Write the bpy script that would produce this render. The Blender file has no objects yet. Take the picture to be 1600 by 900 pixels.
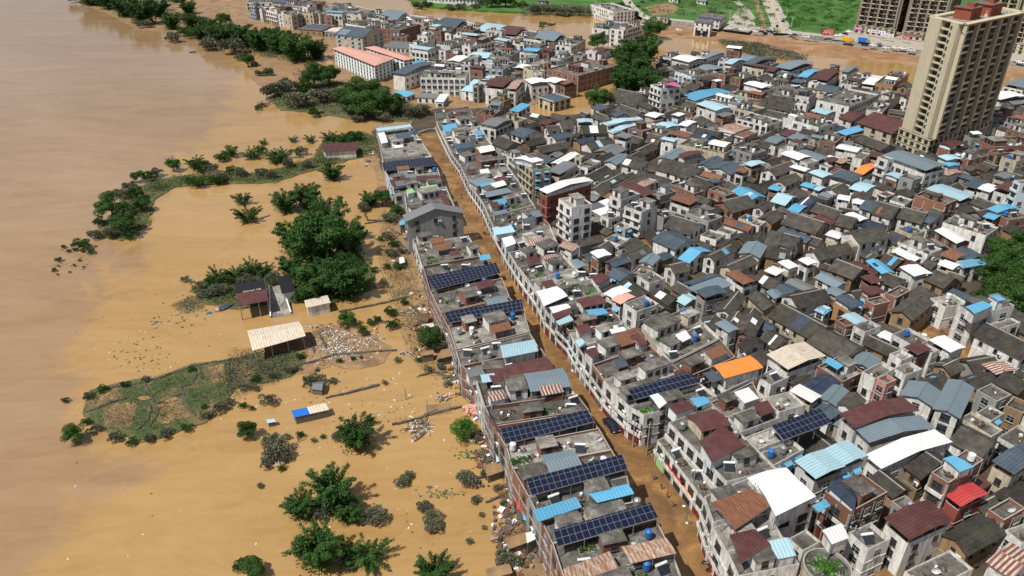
import bpy, math, random
from mathutils import Vector
random.seed(7)
R=random.random
def U(a,b): return a+(b-a)*R()
C=bpy.context.scene.collection
SC=bpy.context.scene
# ---------------------------------------------------------------- camera, sky, sun, exposure
F=1180.0; TH=math.radians(29.3); CH=105.0
sT,cT=math.sin(TH),math.cos(TH)
cam=bpy.data.cameras.new('camera'); co=bpy.data.objects.new('camera',cam); C.objects.link(co)
cam.sensor_width=36; cam.lens=F/1600*36; cam.clip_start=1; cam.clip_end=12000
co.location=(0,0,CH); co.rotation_euler=(math.radians(90)-TH,0,0); SC.camera=co
SUN_EL=math.radians(58); SX,SY=-0.80,-0.60
w=bpy.data.worlds.new('World'); SC.world=w; w.use_nodes=True
nt=w.node_tree; bg=nt.nodes['Background']
sky=nt.nodes.new('ShaderNodeTexSky'); sky.sky_type='NISHITA'; sky.sun_disc=False
sky.sun_elevation=SUN_EL; sky.sun_rotation=math.atan2(SX,SY)
tc=nt.nodes.new('ShaderNodeTexCoord'); mp=nt.nodes.new('ShaderNodeMapping'); mp.inputs['Scale'].default_value=(1.6,1.6,5)
cn=nt.nodes.new('ShaderNodeTexNoise'); cn.inputs['Scale'].default_value=2.2; cn.inputs['Detail'].default_value=7
cr=nt.nodes.new('ShaderNodeValToRGB'); cr.color_ramp.elements[0].position=.36; cr.color_ramp.elements[1].position=.60
cmx=nt.nodes.new('ShaderNodeMixRGB'); cmx.inputs[2].default_value=(14.0,14.0,14.8,1)
nt.links.new(tc.outputs['Generated'],mp.inputs[0]); nt.links.new(mp.outputs[0],cn.inputs[0]); nt.links.new(cn.outputs[0],cr.inputs[0])
sz=nt.nodes.new('ShaderNodeSeparateXYZ'); nt.links.new(tc.outputs['Generated'],sz.inputs[0]); hz=nt.nodes.new('ShaderNodeMapRange'); nt.links.new(sz.outputs[2],hz.inputs[0]); hz.inputs[1].default_value=.05; hz.inputs[2].default_value=.34; hz.inputs[3].default_value=.9; hz.inputs[4].default_value=0
cm2=nt.nodes.new('ShaderNodeMixRGB'); cm2.inputs[2].default_value=(13,12.8,13.2,1); nt.links.new(hz.outputs[0],cm2.inputs[0]); nt.links.new(cmx.outputs[0],cm2.inputs[1]); nt.links.new(cm2.outputs[0],bg.inputs[0])
mxx=nt.nodes.new('ShaderNodeMath'); mxx.operation='MAXIMUM'; nt.links.new(cr.outputs[0],mxx.inputs[0]); nt.links.new(hz.outputs[0],mxx.inputs[1]); nt.links.new(mxx.outputs[0],cmx.inputs[0]); nt.links.new(sky.outputs[0],cmx.inputs[1]); nt.links.new(cmx.outputs[0],bg.inputs[0])
bg.inputs['Strength'].default_value=0.05; cmx.inputs[2].default_value=(8,8.2,9,1)
sl=bpy.data.lights.new('sun','SUN'); sl.energy=5.0; sl.angle=math.radians(.5); sl.color=(1,.955,.88)
so=bpy.data.objects.new('sun',sl); C.objects.link(so)
so.rotation_euler=Vector((SX*math.cos(SUN_EL),SY*math.cos(SUN_EL),math.sin(SUN_EL))).to_track_quat('Z','Y').to_euler(); so.location=(0,0,300)
SC.view_settings.view_transform='Standard'; SC.view_settings.look='None'; SC.view_settings.gamma=1
SC.view_settings.exposure=0.12
SC.render.engine='CYCLES'
# ---------------------------------------------------------------- photo pixel (1600x900) -> point of the world at height z
def un(x,y,z=0.0):
    a=(x-800)/F; b=(450-y)/F
    d=(a,cT+b*sT,-sT+b*cT); t=(z-CH)/d[2]
    return (t*d[0],t*d[1])
def pj(X,Y,Z):
    dz=Z-CH; dep=Y*cT-dz*sT; up=Y*sT+dz*cT
    return (800+F*X/dep,450-F*up/dep)
def mpp(y): return 105.0/(cT*(y+213.0))      # metres per photo pixel, sideways, on the ground at row y
def itp(y,T):
    if y<=T[0][0]: return T[0][1]
    for (a,u),(b,v) in zip(T,T[1:]):
        if y<=b: return u+(v-u)*(y-a)/(b-a)
    return T[-1][1]
def rowh(y): return itp(y,[(180,5.2),(320,6.0),(450,7.0),(560,7.8),(700,8.5),(850,9.1)])
def kh(h,y): return h*itp(y,[(60,1.05),(150,.95),(300,.80),(550,.84),(850,.95)]) if h<=11.5 else h*.9
# ---------------------------------------------------------------- materials
MATS={}
def nodes(m): return m.node_tree.nodes,m.node_tree.links
def base(name,rough=.8,spec=.3):
    m=bpy.data.materials.new(name); m.use_nodes=True; MATS[name]=m
    b=m.node_tree.nodes['Principled BSDF']; b.inputs['Roughness'].default_value=rough
    b.inputs['Specular IOR Level'].default_value=spec; return m,b
def N(m,t,**k):
    n=m.node_tree.nodes.new(t)
    for a,v in k.items():
        if a in n.inputs: n.inputs[a].default_value=v
        else: setattr(n,a,v)
    return n
def L(m,a,b): m.node_tree.links.new(a,b)
def ramp(m,src,stops):
    r=N(m,'ShaderNodeValToRGB'); e=r.color_ramp.elements
    e[0].position=stops[0][0]; e[0].color=stops[0][1]
    e[1].position=stops[-1][0]; e[1].color=stops[-1][1]
    for p,c in stops[1:-1]:
        x=e.new(p); x.color=c
    L(m,src,r.inputs[0]); return r.outputs[0]
def g(v): return (v,v,v,1)
def mix(m,f,a,b,mode='MIX'):
    n=N(m,'ShaderNodeMixRGB',blend_type=mode)
    for i,v in ((0,f),(1,a),(2,b)):
        if hasattr(v,'is_linked') or hasattr(v,'links'): L(m,v,n.inputs[i])
        else: n.inputs[i].default_value=v if i==0 else (tuple(v)+(1,))[:4]
    return n.outputs[0]
def objvec(m,scale=(1,1,1)):
    t=N(m,'ShaderNodeTexCoord'); oi=N(m,'ShaderNodeObjectInfo')
    mu=N(m,'ShaderNodeMath',operation='MULTIPLY'); L(m,oi.outputs['Random'],mu.inputs[0]); mu.inputs[1].default_value=97.
    ad=N(m,'ShaderNodeVectorMath',operation='ADD'); L(m,t.outputs['Object'],ad.inputs[0])
    cb=N(m,'ShaderNodeCombineXYZ'); L(m,mu.outputs[0],cb.inputs[0]); L(m,mu.outputs[0],cb.inputs[1]); L(m,cb.outputs[0],ad.inputs[1])
    p=N(m,'ShaderNodeMapping'); p.inputs['Scale'].default_value=scale; L(m,ad.outputs[0],p.inputs[0])
    return p.outputs[0],oi.outputs['Random'],t
def noise(m,vec,scale,detail=5,rough=.6,dist=0):
    n=N(m,'ShaderNodeTexNoise',Scale=scale,Detail=detail,Roughness=rough,Distortion=dist)
    if vec is not None: L(m,vec,n.inputs[0])
    return n.outputs[0]
def fin(m,b,col,bumpsrc=None,bs=.3,bd=.1):
    L(m,col,b.inputs['Base Color'])
    if bumpsrc is not None:
        bu=N(m,'ShaderNodeBump',Strength=bs,Distance=bd); L(m,bumpsrc,bu.inputs['Height']); L(m,bu.outputs[0],b.inputs['Normal'])
def varied(m,col,rnd,amt=.35):
    mr=N(m,'ShaderNodeMapRange'); L(m,rnd,mr.inputs[0]); mr.inputs[3].default_value=1-amt; mr.inputs[4].default_value=1+amt*.8
    mu=N(m,'ShaderNodeVectorMath',operation='SCALE'); L(m,col,mu.inputs[0]); L(m,mr.outputs[0],mu.inputs['Scale']); return mu.outputs[0]
def wallmat(name,c,stain=.75,dark=(.16,.15,.13)):
    m,b=base(name,.85,.2); v,r,t=objvec(m,(1,1,.22)); n=noise(m,v,1.3,7,.65)
    f=ramp(m,n,[(.42,g(0)),(.68,g(stain))])
    col=mix(m,f,c,dark)
    v2,_,_=objvec(m,(1,1,1)); n2=noise(m,v2,.35,4); col=mix(m,ramp(m,n2,[(.35,g(0)),(.7,g(.35))]),col,[x*.72 for x in c])
    fin(m,b,varied(m,col,r,.14)); return m
wallmat('wall_white',(.72,.71,.68)); wallmat('wall_beige',(.55,.48,.36)); wallmat('wall_cement',(.30,.30,.29),.6)
wallmat('wall_yellowbrick',(.30,.20,.11),.7,(.12,.09,.06)); wallmat('wall_red',(.26,.065,.045),.25,(.2,.07,.05)); wallmat('wall_orange',(.42,.22,.09),.3)
wallmat('wall_pink',(.55,.26,.22),.3); wallmat("wall_blue",(.66,.74,.76),.12); wallmat('tower_cream',(.50,.445,.32),.22); wallmat('concrete_frame',(.36,.345,.31),.5)
wallmat('tower_dark',(.23,.20,.16),.3); wallmat('terracotta',(.28,.07,.04),.2)
def brickmat():
    m,b=base('wall_brick',.9,.15); v,r,t=objvec(m); uv=t.outputs['UV']
    bt=N(m,'ShaderNodeTexBrick',Scale=1.0); bt.inputs['Brick Width'].default_value=.5; bt.inputs['Row Height'].default_value=.18
    bt.inputs['Mortar Size'].default_value=.015; bt.inputs['Color1'].default_value=(.27,.085,.045,1); bt.inputs['Color2'].default_value=(.18,.065,.04,1); bt.inputs['Mortar'].default_value=(.22,.19,.16,1)
    L(m,uv,bt.inputs[0]); n=noise(m,v,.8,6)
    col=mix(m,ramp(m,n,[(.45,g(0)),(.72,g(.65))]),bt.outputs[0],(.17,.15,.13)); fin(m,b,varied(m,col,r,.2))
brickmat()
def concrete(name,c1,c2,c3,rough=.9):
    m,b=base(name,rough,.25); v,r,t=objvec(m); n=noise(m,v,.35,8,.7,.6); n2=noise(m,v,2.4,5,.7)
    col=ramp(m,n,[(.33,c1+(1,)),(.5,c2+(1,)),(.66,c3+(1,))])
    col=mix(m,ramp(m,n2,[(.4,g(0)),(.66,g(.55))]),col,c1)
    fin(m,b,varied(m,col,r,.28),n2,.3,.05)
concrete('roof_concrete',(.04,.037,.033),(.115,.108,.095),(.24,.225,.20))
concrete('roof_concrete_pale',(.09,.085,.075),(.235,.22,.195),(.44,.42,.385))
def tile():
    m,b=base('roof_tile',.9,.2); v,r,t=objvec(m); uv=t.outputs['UV']
    w=N(m,'ShaderNodeTexWave',Scale=1.05,wave_type='BANDS',bands_direction='X',Distortion=.6); w.inputs['Detail'].default_value=2; L(m,uv,w.inputs[0])
    w2=N(m,'ShaderNodeTexWave',Scale=.5,wave_type='BANDS',bands_direction='Y',Distortion=1.5); L(m,uv,w2.inputs[0])
    n=noise(m,v,.5,8,.7); n2=noise(m,v,4.5,4,.8)
    col=ramp(m,n,[(.32,(.026,.024,.022,1)),(.5,(.066,.060,.053,1)),(.7,(.125,.112,.094,1))])
    col=mix(m,ramp(m,n2,[(.45,g(0)),(.75,g(.5))]),col,(.17,.155,.135))
    col=mix(m,mix(m,.5,w.outputs[0],w2.outputs[0]),mix(m,.5,col,(.012,.012,.012)),col)
    mr=N(m,'ShaderNodeTexNoise',Scale=.23,Detail=3); L(m,v,mr.inputs[0])
    col=mix(m,ramp(m,mr.outputs[0],[(.55,g(0)),(.72,g(.5))]),col,(.075,.085,.045))
    fin(m,b,varied(m,col,r,.35),w.outputs[0],.8,.12)
tile()
def metal(name,c,rust=.15,period=1.0,rc=(.20,.075,.03),pale=.12,rough=.5,stripe=None):
    m,b=base(name,rough,.35); v,r,t=objvec(m); uv=t.outputs['UV']
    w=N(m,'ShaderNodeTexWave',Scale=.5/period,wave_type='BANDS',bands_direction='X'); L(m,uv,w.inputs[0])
    mpn=N(m,'ShaderNodeMapping'); mpn.inputs['Scale'].default_value=(2.2,.35,1); L(m,uv,mpn.inputs[0])
    n=noise(m,mpn.outputs[0],1.2,6,.65); n2=noise(m,v,.5,5)
    col=mix(m,ramp(m,n2,[(.4,g(0)),(.7,g(.6))]),c,[x*(1-pale)+.5*pale*.7 for x in c])
    if stripe: 
        w3=N(m,'ShaderNodeTexWave',Scale=.42,wave_type='BANDS',bands_direction='X'); L(m,uv,w3.inputs[0])
        col=mix(m,ramp(m,w3.outputs[0],[(.45,g(0)),(.55,g(1))]),col,stripe)
    if rust>0: col=mix(m,ramp(m,n,[(max(.05,.66-rust*.35),g(0)),(min(.95,.80-rust*.30),g(.85))]),col,rc)
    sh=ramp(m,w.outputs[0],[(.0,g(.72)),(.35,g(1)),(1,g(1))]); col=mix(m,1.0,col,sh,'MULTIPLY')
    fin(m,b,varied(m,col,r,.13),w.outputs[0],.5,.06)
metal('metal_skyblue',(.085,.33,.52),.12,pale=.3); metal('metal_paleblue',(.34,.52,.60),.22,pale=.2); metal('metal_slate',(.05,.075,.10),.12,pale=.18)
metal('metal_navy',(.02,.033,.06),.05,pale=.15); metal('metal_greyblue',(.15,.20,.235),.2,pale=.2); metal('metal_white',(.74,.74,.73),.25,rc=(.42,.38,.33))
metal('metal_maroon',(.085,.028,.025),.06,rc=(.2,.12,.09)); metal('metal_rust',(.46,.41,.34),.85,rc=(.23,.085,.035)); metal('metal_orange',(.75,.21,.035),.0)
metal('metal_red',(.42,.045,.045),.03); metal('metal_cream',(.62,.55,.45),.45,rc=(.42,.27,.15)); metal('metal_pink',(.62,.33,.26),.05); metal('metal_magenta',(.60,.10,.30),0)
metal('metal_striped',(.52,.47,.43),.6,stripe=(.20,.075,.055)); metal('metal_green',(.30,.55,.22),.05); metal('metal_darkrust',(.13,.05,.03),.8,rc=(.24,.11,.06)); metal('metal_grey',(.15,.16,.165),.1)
def simple(name,c,rough=.7,spec=.3,met=0,var=.1):
    m,b=base(name,rough,spec); b.inputs['Metallic'].default_value=met; v,r,t=objvec(m); n=noise(m,v,2.,5)
    col=mix(m,ramp(m,n,[(.35,g(0)),(.7,g(1))]),c,[x*.72 for x in c]); fin(m,b,varied(m,col,r,var)); return m
simple('glass_dark',(.020,.026,.032),.18,.6,0,.4); simple('frame_white',(.33,.33,.32)); simple('frame_dark',(.07,.065,.06)); simple('awning_blue',(.12,.38,.62),.5)
simple('shutter_red',(.16,.03,.025)); simple('shutter_grey',(.10,.10,.10)); simple('steel',(.45,.46,.48),.35,.5,.6); simple('tank_blue',(.03,.15,.45),.4); simple('black_plastic',(.015,.015,.017),.5)
simple('plastic_white',(.78,.78,.78),.5); simple('wood',(.12,.075,.04)); simple('wood_grey',(.16,.14,.12)); simple('paint_blue',(.03,.12,.40),.5); simple('paint_yellow',(.75,.42,.02),.5); simple('paint_red',(.5,.02,.02),.5)
simple('car_white',(.75,.75,.75),.3,.5); simple('car_black',(.012,.014,.02),.25,.6); simple('car_silver',(.35,.36,.38),.3,.5,.3); simple('car_blue',(.012,.02,.045),.3,.5); simple('car_red',(.35,.02,.02),.3,.5)
simple('tyre',(.015,.015,.015),.9); simple('skin',(.42,.24,.16)); simple('cloth_dark',(.02,.022,.03)); simple('cloth_white',(.7,.7,.7)); simple('cloth_red',(.45,.03,.04)); simple('cloth_blue',(.04,.1,.3)); simple('hair_black',(.01,.009,.008))
simple('tarp_blue',(.02,.16,.62),.5); simple('asphalt',(.13,.125,.115)); simple('road_pale',(.42,.38,.32)); simple('paint_line',(.7,.7,.68)); simple('orange_cloth',(.8,.22,.04)); simple('kerb',(.40,.38,.34)); simple('magenta_cloth',(.7,.03,.25)); simple('antenna_white',(.7,.7,.7),.4)
def solar():
    m,b=base('solar_cells',.3,.3); t=N(m,'ShaderNodeTexCoord'); uv=t.outputs['UV']
    bt=N(m,'ShaderNodeTexBrick',Scale=1.0,offset=0.0); bt.inputs['Brick Width'].default_value=1.15; bt.inputs['Row Height'].default_value=1.3; bt.inputs['Mortar Size'].default_value=.024; bt.inputs['Mortar Smooth'].default_value=0
    bt.inputs['Color1'].default_value=(.006,.010,.028,1); bt.inputs['Color2'].default_value=(.009,.014,.034,1); bt.inputs['Mortar'].default_value=(.20,.21,.24,1); L(m,uv,bt.inputs[0])
    L(m,bt.outputs[0],b.inputs['Base Color'])
solar()
def leafmat(name,cols,trans=.32):
    m,b=base(name,.6,.25); ge=N(m,'ShaderNodeNewGeometry'); oi=N(m,'ShaderNodeObjectInfo')
    n=len(cols); col=ramp(m,ge.outputs['Random Per Island'],[(i/(n-1),c+(1,)) for i,c in enumerate(cols)])
    col=varied(m,col,oi.outputs['Random'],.25); L(m,col,b.inputs['Base Color'])
    tr=N(m,'ShaderNodeBsdfTranslucent'); L(m,col,tr.inputs[0]); ms=N(m,'ShaderNodeMixShader'); ms.inputs[0].default_value=trans
    L(m,b.outputs[0],ms.inputs[1]); L(m,tr.outputs[0],ms.inputs[2]); L(m,ms.outputs[0],m.node_tree.nodes['Material Output'].inputs[0])
leafmat('leaf_bamboo',[(.025,.078,.015),(.044,.112,.024),(.075,.15,.036)]); leafmat('leaf_broad',[(.025,.075,.013),(.045,.11,.02),(.075,.15,.032)])
leafmat('leaf_bright',[(.04,.13,.012),(.06,.19,.02),(.09,.24,.03)]); leafmat('leaf_muddy',[(.085,.10,.055),(.13,.14,.085),(.19,.185,.13)],.1); leafmat('leaf_cover',[(.045,.085,.02),(.075,.12,.035),(.12,.13,.055)],.1)
simple('bark',(.10,.075,.05)); simple('stone_dark',(.10,.09,.075)); simple('rubble',(.36,.24,.17))
# ---------------------------------------------------------------- mesh building
class MB:
    def __init__(s): s.v=[];s.f=[];s.m=[];s.uv=[]
    def face(s,pts,mat,uv=None):
        i=len(s.v); s.v+= [tuple(p) for p in pts]; s.f.append(tuple(range(i,i+len(pts)))); s.m.append(mat)
        if uv is None:
            if len(pts)==4:
                a=(Vector(pts[1])-Vector(pts[0])).length; b=(Vector(pts[3])-Vector(pts[0])).length; uv=[(0,0),(a,0),(a,b),(0,b)]
            else:
                a=Vector(pts[0]); ax=(Vector(pts[1])-a).normalized(); nn=ax.cross(Vector(pts[-1])-a); ay=nn.cross(ax).normalized() if nn.length>1e-9 else Vector((0,0,1))
                uv=[((Vector(p)-a).dot(ax),(Vector(p)-a).dot(ay)) for p in pts]
        s.uv+=uv
    def prism(s,poly,z0,z1,mat,top=None,bot=False):
        n=len(poly)
        for i in range(n):
            a,b=poly[i],poly[(i+1)%n]; s.face([(a[0],a[1],z0),(b[0],b[1],z0),(b[0],b[1],z1),(a[0],a[1],z1)],mat)
        s.face([(p[0],p[1],z1) for p in poly],mat if top is None else top)
        if bot: s.face([(p[0],p[1],z0) for p in reversed(poly)],mat)
    def box(s,c,sz,mat,ang=0,top=None):
        x,y,z=c; a,b,h=sz[0]/2,sz[1]/2,sz[2]; ca,sa=math.cos(ang),math.sin(ang)
        P=[(x+px*ca-py*sa,y+px*sa+py*ca) for px,py in ((-a,-b),(a,-b),(a,b),(-a,b))]
        s.prism(P,z,z+h,mat,top,True)
    def beam(s,p,q,r,mat,n=5):
        p,q=Vector(p),Vector(q); d=(q-p); 
        if d.length<1e-6: return
        d.normalize(); u=d.orthogonal().normalized(); w=d.cross(u)
        ring=lambda c,rr:[c+(u*math.cos(2*math.pi*i/n)+w*math.sin(2*math.pi*i/n))*rr for i in range(n)]
        rr=r if isinstance(r,(tuple,list)) else (r,r); A,B=ring(p,rr[0]),ring(q,rr[1])
        for i in range(n): j=(i+1)%n; s.face([A[i],A[j],B[j],B[i]],mat)
        s.face(list(reversed(A)),mat); s.face(B,mat)
    def build(s,name,mats,parent=None,loc=None,local=None):
        me=bpy.data.meshes.new(name); o0=local or (0,0,0)
        me.from_pydata([(v[0]-o0[0],v[1]-o0[1],v[2]-o0[2]) for v in s.v],[],s.f)
        for mn in mats: me.materials.append(MATS[mn])
        if len(mats)>1: me.polygons.foreach_set('material_index',s.m)
        ul=me.uv_layers.new(); ul.data.foreach_set('uv',[c for p in s.uv for c in p]); me.update()
        o=bpy.data.objects.new(name,me); C.objects.link(o)
        if parent is not None: o.parent=parent
        if loc is not None: o.location=loc
        elif local is not None and parent is None: o.location=local
        return o
def inst(mesh_obj_data,name,parent,loc,rz=0,scale=None):
    o=bpy.data.objects.new(name,mesh_obj_data); C.objects.link(o); o.parent=parent; o.location=loc; o.rotation_euler=(0,0,rz)
    if scale: o.scale=scale
    return o
def mesh_only(mb,name,mats):
    o=mb.build(name,mats); me=o.data; bpy.data.objects.remove(o); return me
def empty(name,loc,rz=0):
    o=bpy.data.objects.new(name,None); C.objects.link(o); o.location=loc; o.rotation_euler=(0,0,rz); o.empty_display_size=.5; return o
def tag(o,label=None,cat=None,group=None,kind=None):
    if label: o['label']=label
    if cat: o['category']=cat
    if group: o['group']=group
    if kind: o['kind']=kind
    return o
def pip(x,y,poly):
    c=False; n=len(poly); j=n-1
    for i in range(n):
        xi,yi=poly[i]; xj,yj=poly[j]
        if (yi>y)!=(yj>y) and x<(xj-xi)*(y-yi)/(yj-yi)+xi: c=not c
        j=i
    return c
# ---------------------------------------------------------------- setting: flood water, mud, terraces, embankment, fields, roads
def watermat():
    m,b=base('flood_water',.09,.95); b.inputs['IOR'].default_value=1.333
    t=N(m,'ShaderNodeTexCoord'); sp=N(m,'ShaderNodeSeparateXYZ'); L(m,t.outputs['Object'],sp.inputs[0])
    bp=[(340,60),(372,130),(330,195),(268,260),(205,345),(180,430),(118,545),(125,640),(170,760),(80,890)]
    W=sorted([(un(x,y)[1],un(x,y)[0]) for x,y in bp])
    my=N(m,'ShaderNodeMath',operation='DIVIDE'); L(m,sp.outputs[1],my.inputs[0]); my.inputs[1].default_value=700.
    rp=ramp(m,my.outputs[0],[(y/700,g((x+400)/500)) for y,x in W])
    xb=N(m,'ShaderNodeMath',operation='MULTIPLY_ADD'); L(m,rp,xb.inputs[0]); xb.inputs[1].default_value=500; xb.inputs[2].default_value=-400
    d=N(m,'ShaderNodeMath',operation='SUBTRACT'); L(m,sp.outputs[0],d.inputs[0]); L(m,xb.outputs[0],d.inputs[1])
    n=noise(m,t.outputs['Object'],.028,8,.6,1.8)
    nn=N(m,'ShaderNodeMath',operation='MULTIPLY_ADD'); L(m,n,nn.inputs[0]); nn.inputs[1].default_value=70.; nn.inputs[2].default_value=-35.
    a=N(m,'ShaderNodeMath',operation='ADD'); L(m,d.outputs[0],a.inputs[0]); L(m,nn.outputs[0],a.inputs[1])
    mr=N(m,'ShaderNodeMapRange',interpolation_type='SMOOTHSTEP'); L(m,a.outputs[0],mr.inputs[0]); mr.inputs[1].default_value=-7; mr.inputs[2].default_value=6
    mp2=N(m,'ShaderNodeMapping'); mp2.inputs['Scale'].default_value=(.4,1.3,1); mp2.inputs['Rotation'].default_value=(0,0,.5); L(m,t.outputs['Object'],mp2.inputs[0])
    n2=noise(m,mp2.outputs[0],.03,7,.6,2.2); f2=ramp(m,n2,[(.35,g(0)),(.65,g(1))])
    n5=noise(m,mp2.outputs[0],.11,8,.7,3.0); f5=ramp(m,n5,[(.40,g(0)),(.62,g(.5))])
    river=mix(m,f5,mix(m,f2,(.245,.150,.075),(.305,.198,.108)),(.32,.21,.12)); fl=mix(m,f5,mix(m,f2,(.300,.178,.064),(.362,.222,.086)),(.385,.248,.107))
    col=mix(m,mr.outputs[0],river,fl)
    L(m,col,b.inputs['Base Color'])
    nb=noise(m,t.outputs['Object'],.7,6,.65,.5); bu=N(m,'ShaderNodeBump',Strength=.10,Distance=.25); L(m,nb,bu.inputs['Height']); L(m,bu.outputs[0],b.inputs['Normal'])
watermat()
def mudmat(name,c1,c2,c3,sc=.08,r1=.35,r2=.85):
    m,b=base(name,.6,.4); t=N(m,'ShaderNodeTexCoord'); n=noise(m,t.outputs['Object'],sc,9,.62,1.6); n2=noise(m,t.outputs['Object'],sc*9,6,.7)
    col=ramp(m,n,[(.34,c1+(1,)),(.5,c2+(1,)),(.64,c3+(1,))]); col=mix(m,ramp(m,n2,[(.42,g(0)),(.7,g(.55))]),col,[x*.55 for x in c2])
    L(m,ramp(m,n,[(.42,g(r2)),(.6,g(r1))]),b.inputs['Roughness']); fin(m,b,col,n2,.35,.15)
mudmat('street_mud',(.115,.060,.024),(.20,.105,.038),(.335,.19,.070),.09,.22,.8)
mudmat('bank_mud',(.16,.10,.055),(.26,.16,.08),(.36,.23,.11),.10)
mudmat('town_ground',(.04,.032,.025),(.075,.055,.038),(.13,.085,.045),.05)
mudmat('sand_bank',(.20,.105,.052),(.27,.15,.075),(.36,.23,.13),.03,.8,.9)
mudmat('terrace_soil',(.05,.075,.022),(.09,.10,.035),(.20,.125,.06),.13,.8,.9)
mudmat('garden_green',(.035,.06,.018),(.055,.085,.026),(.11,.10,.045),.2,.8,.9)
mudmat('meadow',(.028,.085,.014),(.05,.135,.022),(.085,.175,.035),.02,.8,.9)
mudmat('slope_concrete',(.10,.095,.08),(.155,.145,.12),(.22,.20,.16),.05,.8,.9)
def sheet(name,poly,z,mat,zb=None,kind='structure',world=False,rag=0.0):
    P=[tuple(p) if world else un(p[0],p[1],z) for p in poly]
    if rag>0:
        Q=[]
        for i in range(len(P)):
            a,b=Vector(P[i]),Vector(P[(i+1)%len(P)]); n=max(1,int((b-a).length/(rag*3))); t=(b-a); pr=Vector((-t.y,t.x)).normalized()
            for k in range(n):
                q=a+t*(k/n)+pr*(U(-rag,rag)); Q.append((q.x,q.y))
        P=Q
    ar=sum(P[i][0]*P[(i+1)%len(P)][1]-P[(i+1)%len(P)][0]*P[i][1] for i in range(len(P)))
    if ar<0: P=P[::-1]
    me=MB(); 
    if zb is None: zb=z-.5
    me.prism(P,zb,z,0)
    return tag(me.build(name,[mat]),kind=kind)
mb=MB(); mb.face([(-6000,-400,0),(6000,-400,0),(6000,9000,0),(-6000,9000,0)],0); tag(mb.build('flood_water',['flood_water']),kind='structure')
# town ground (dark, damp) with the canal left open as water
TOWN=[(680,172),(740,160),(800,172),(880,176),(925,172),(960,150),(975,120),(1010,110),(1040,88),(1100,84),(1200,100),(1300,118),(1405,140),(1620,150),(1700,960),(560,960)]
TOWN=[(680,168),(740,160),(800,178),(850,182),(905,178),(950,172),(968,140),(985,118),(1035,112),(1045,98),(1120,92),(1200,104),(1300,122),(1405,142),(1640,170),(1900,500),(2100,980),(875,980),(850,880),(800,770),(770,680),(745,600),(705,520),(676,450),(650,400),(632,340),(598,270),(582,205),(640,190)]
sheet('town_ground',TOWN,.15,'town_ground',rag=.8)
NORTH=[(250,-6),(300,30),(345,52),(400,66),(500,66),(520,100),(505,120),(600,165),(680,170),(800,168),(870,156),(932,138),(958,118),(952,100),(940,88),(915,88),(780,62),(640,40),(540,12),(480,-8)]
sheet('north_bank',NORTH,.18,'bank_mud',rag=.9)
sheet('islet',[(935,92),(958,112),(990,96),(1012,70),(1030,60),(1000,40),(985,10),(965,8),(940,40),(936,70)],.2,'bank_mud',rag=.9)
# street surface: the strip between the two rows, at water level plus a skin of mud
WRX=[(642,194),(674,240),(684,257),(692,283),(700,295),(716,331),(735,368),(757,402),(788,437),(800,465),(822,488),(850,548),(872,583),(905,620),(940,672),(985,745),(1030,812),(1060,870),(1100,960)]
ST_L=[(lambda p:pj(p[0]-.6,p[1]-.3,0))(un(x,y,rowh(y))) for x,y in WRX]
ST_R=[(684,205),(707,257),(720,281),(741,321),(763,361),(793,419),(803,435),(827,472),(859,515),(891,565),(907,587),(944,624),(983,677),(1012,705),(1043,733),(1080,782),(1098,815),(1113,863),(1127,897),(1160,960)]
ST_R=[(x+4,y) for x,y in ST_R]
sheet('muddy_street',ST_L+ST_R[::-1],.22,'street_mud',rag=0)
sheet('muddy_alley',[(990,655),(1015,640),(1080,600),(1090,612),(1040,640),(1020,690),(1000,690)],.215,'street_mud')
sheet('muddy_yard',[(1430,520),(1470,480),(1525,500),(1540,560),(1500,580),(1450,560)],.216,'street_mud')
sheet('muddy_lane',[(1290,905),(1310,855),(1345,840),(1450,830),(1480,850),(1400,930)],.217,'street_mud')
# left bank beside the west row
sheet('mud_bank',[(560,240),(585,262),(592,300),(602,330),(585,345),(612,372),(600,392),(640,430),(632,452),(655,470),(652,505),(672,548),(700,560),(716,592),(742,606),(745,650),(762,668),(768,715),(785,745),(790,800),(812,850),(790,905),(900,905),(850,790),(800,690),(770,600),(735,540),(705,470),(680,390),(650,330),(618,240),(600,190),(585,200)],.06,'bank_mud',rag=.8)
GARDEN=[(127,632),(140,612),(180,600),(240,588),(300,570),(345,562),(400,553),(460,546),(476,560),(455,590),(420,600),(370,606),(345,636),(322,662),(262,678),(215,690),(160,676),(140,655)]
sheet('garden_terrace',GARDEN,.22,'terrace_soil',rag=1.0)
sheet('debris_bank',[(400,556),(470,520),(530,508),(580,520),(612,545),(600,566),(560,578),(520,570),(480,582),(440,585)],.12,'bank_mud',rag=.7)
sheet('wooded_spit',[(150,372),(165,345),(205,300),(240,280),(300,272),(380,272),(440,262),(490,246),(505,215),(560,205),(592,215),(590,240),(545,250),(500,262),(430,285),(350,288),(275,292),(240,312),(232,350),(190,376)],.25,'terrace_soil',rag=1.0)
sheet('wooded_islet',[(300,455),(325,435),(420,425),(455,440),(480,425),(560,395),(580,420),(590,450),(520,475),(440,470),(372,482),(320,475)],.25,'terrace_soil',rag=.9)
sheet('shrub_bank',[(415,155),(440,140),(500,120),(560,135),(640,160),(670,175),(650,190),(560,188),(500,178),(440,172)],.25,'terrace_soil',rag=.9)
sheet('bare_bank',[(385,112),(400,92),(440,84),(505,92),(530,118),(500,130),(430,140),(400,130)],.2,'bank_mud',rag=.9)
sheet('upper_bank',[(90,-10),(130,6),(180,26),(215,46),(270,50),(300,60),(330,84),(400,84),(470,100),(510,95),(480,70),(350,45),(300,-10)],.22,'bank_mud',rag=1.2)
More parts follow.
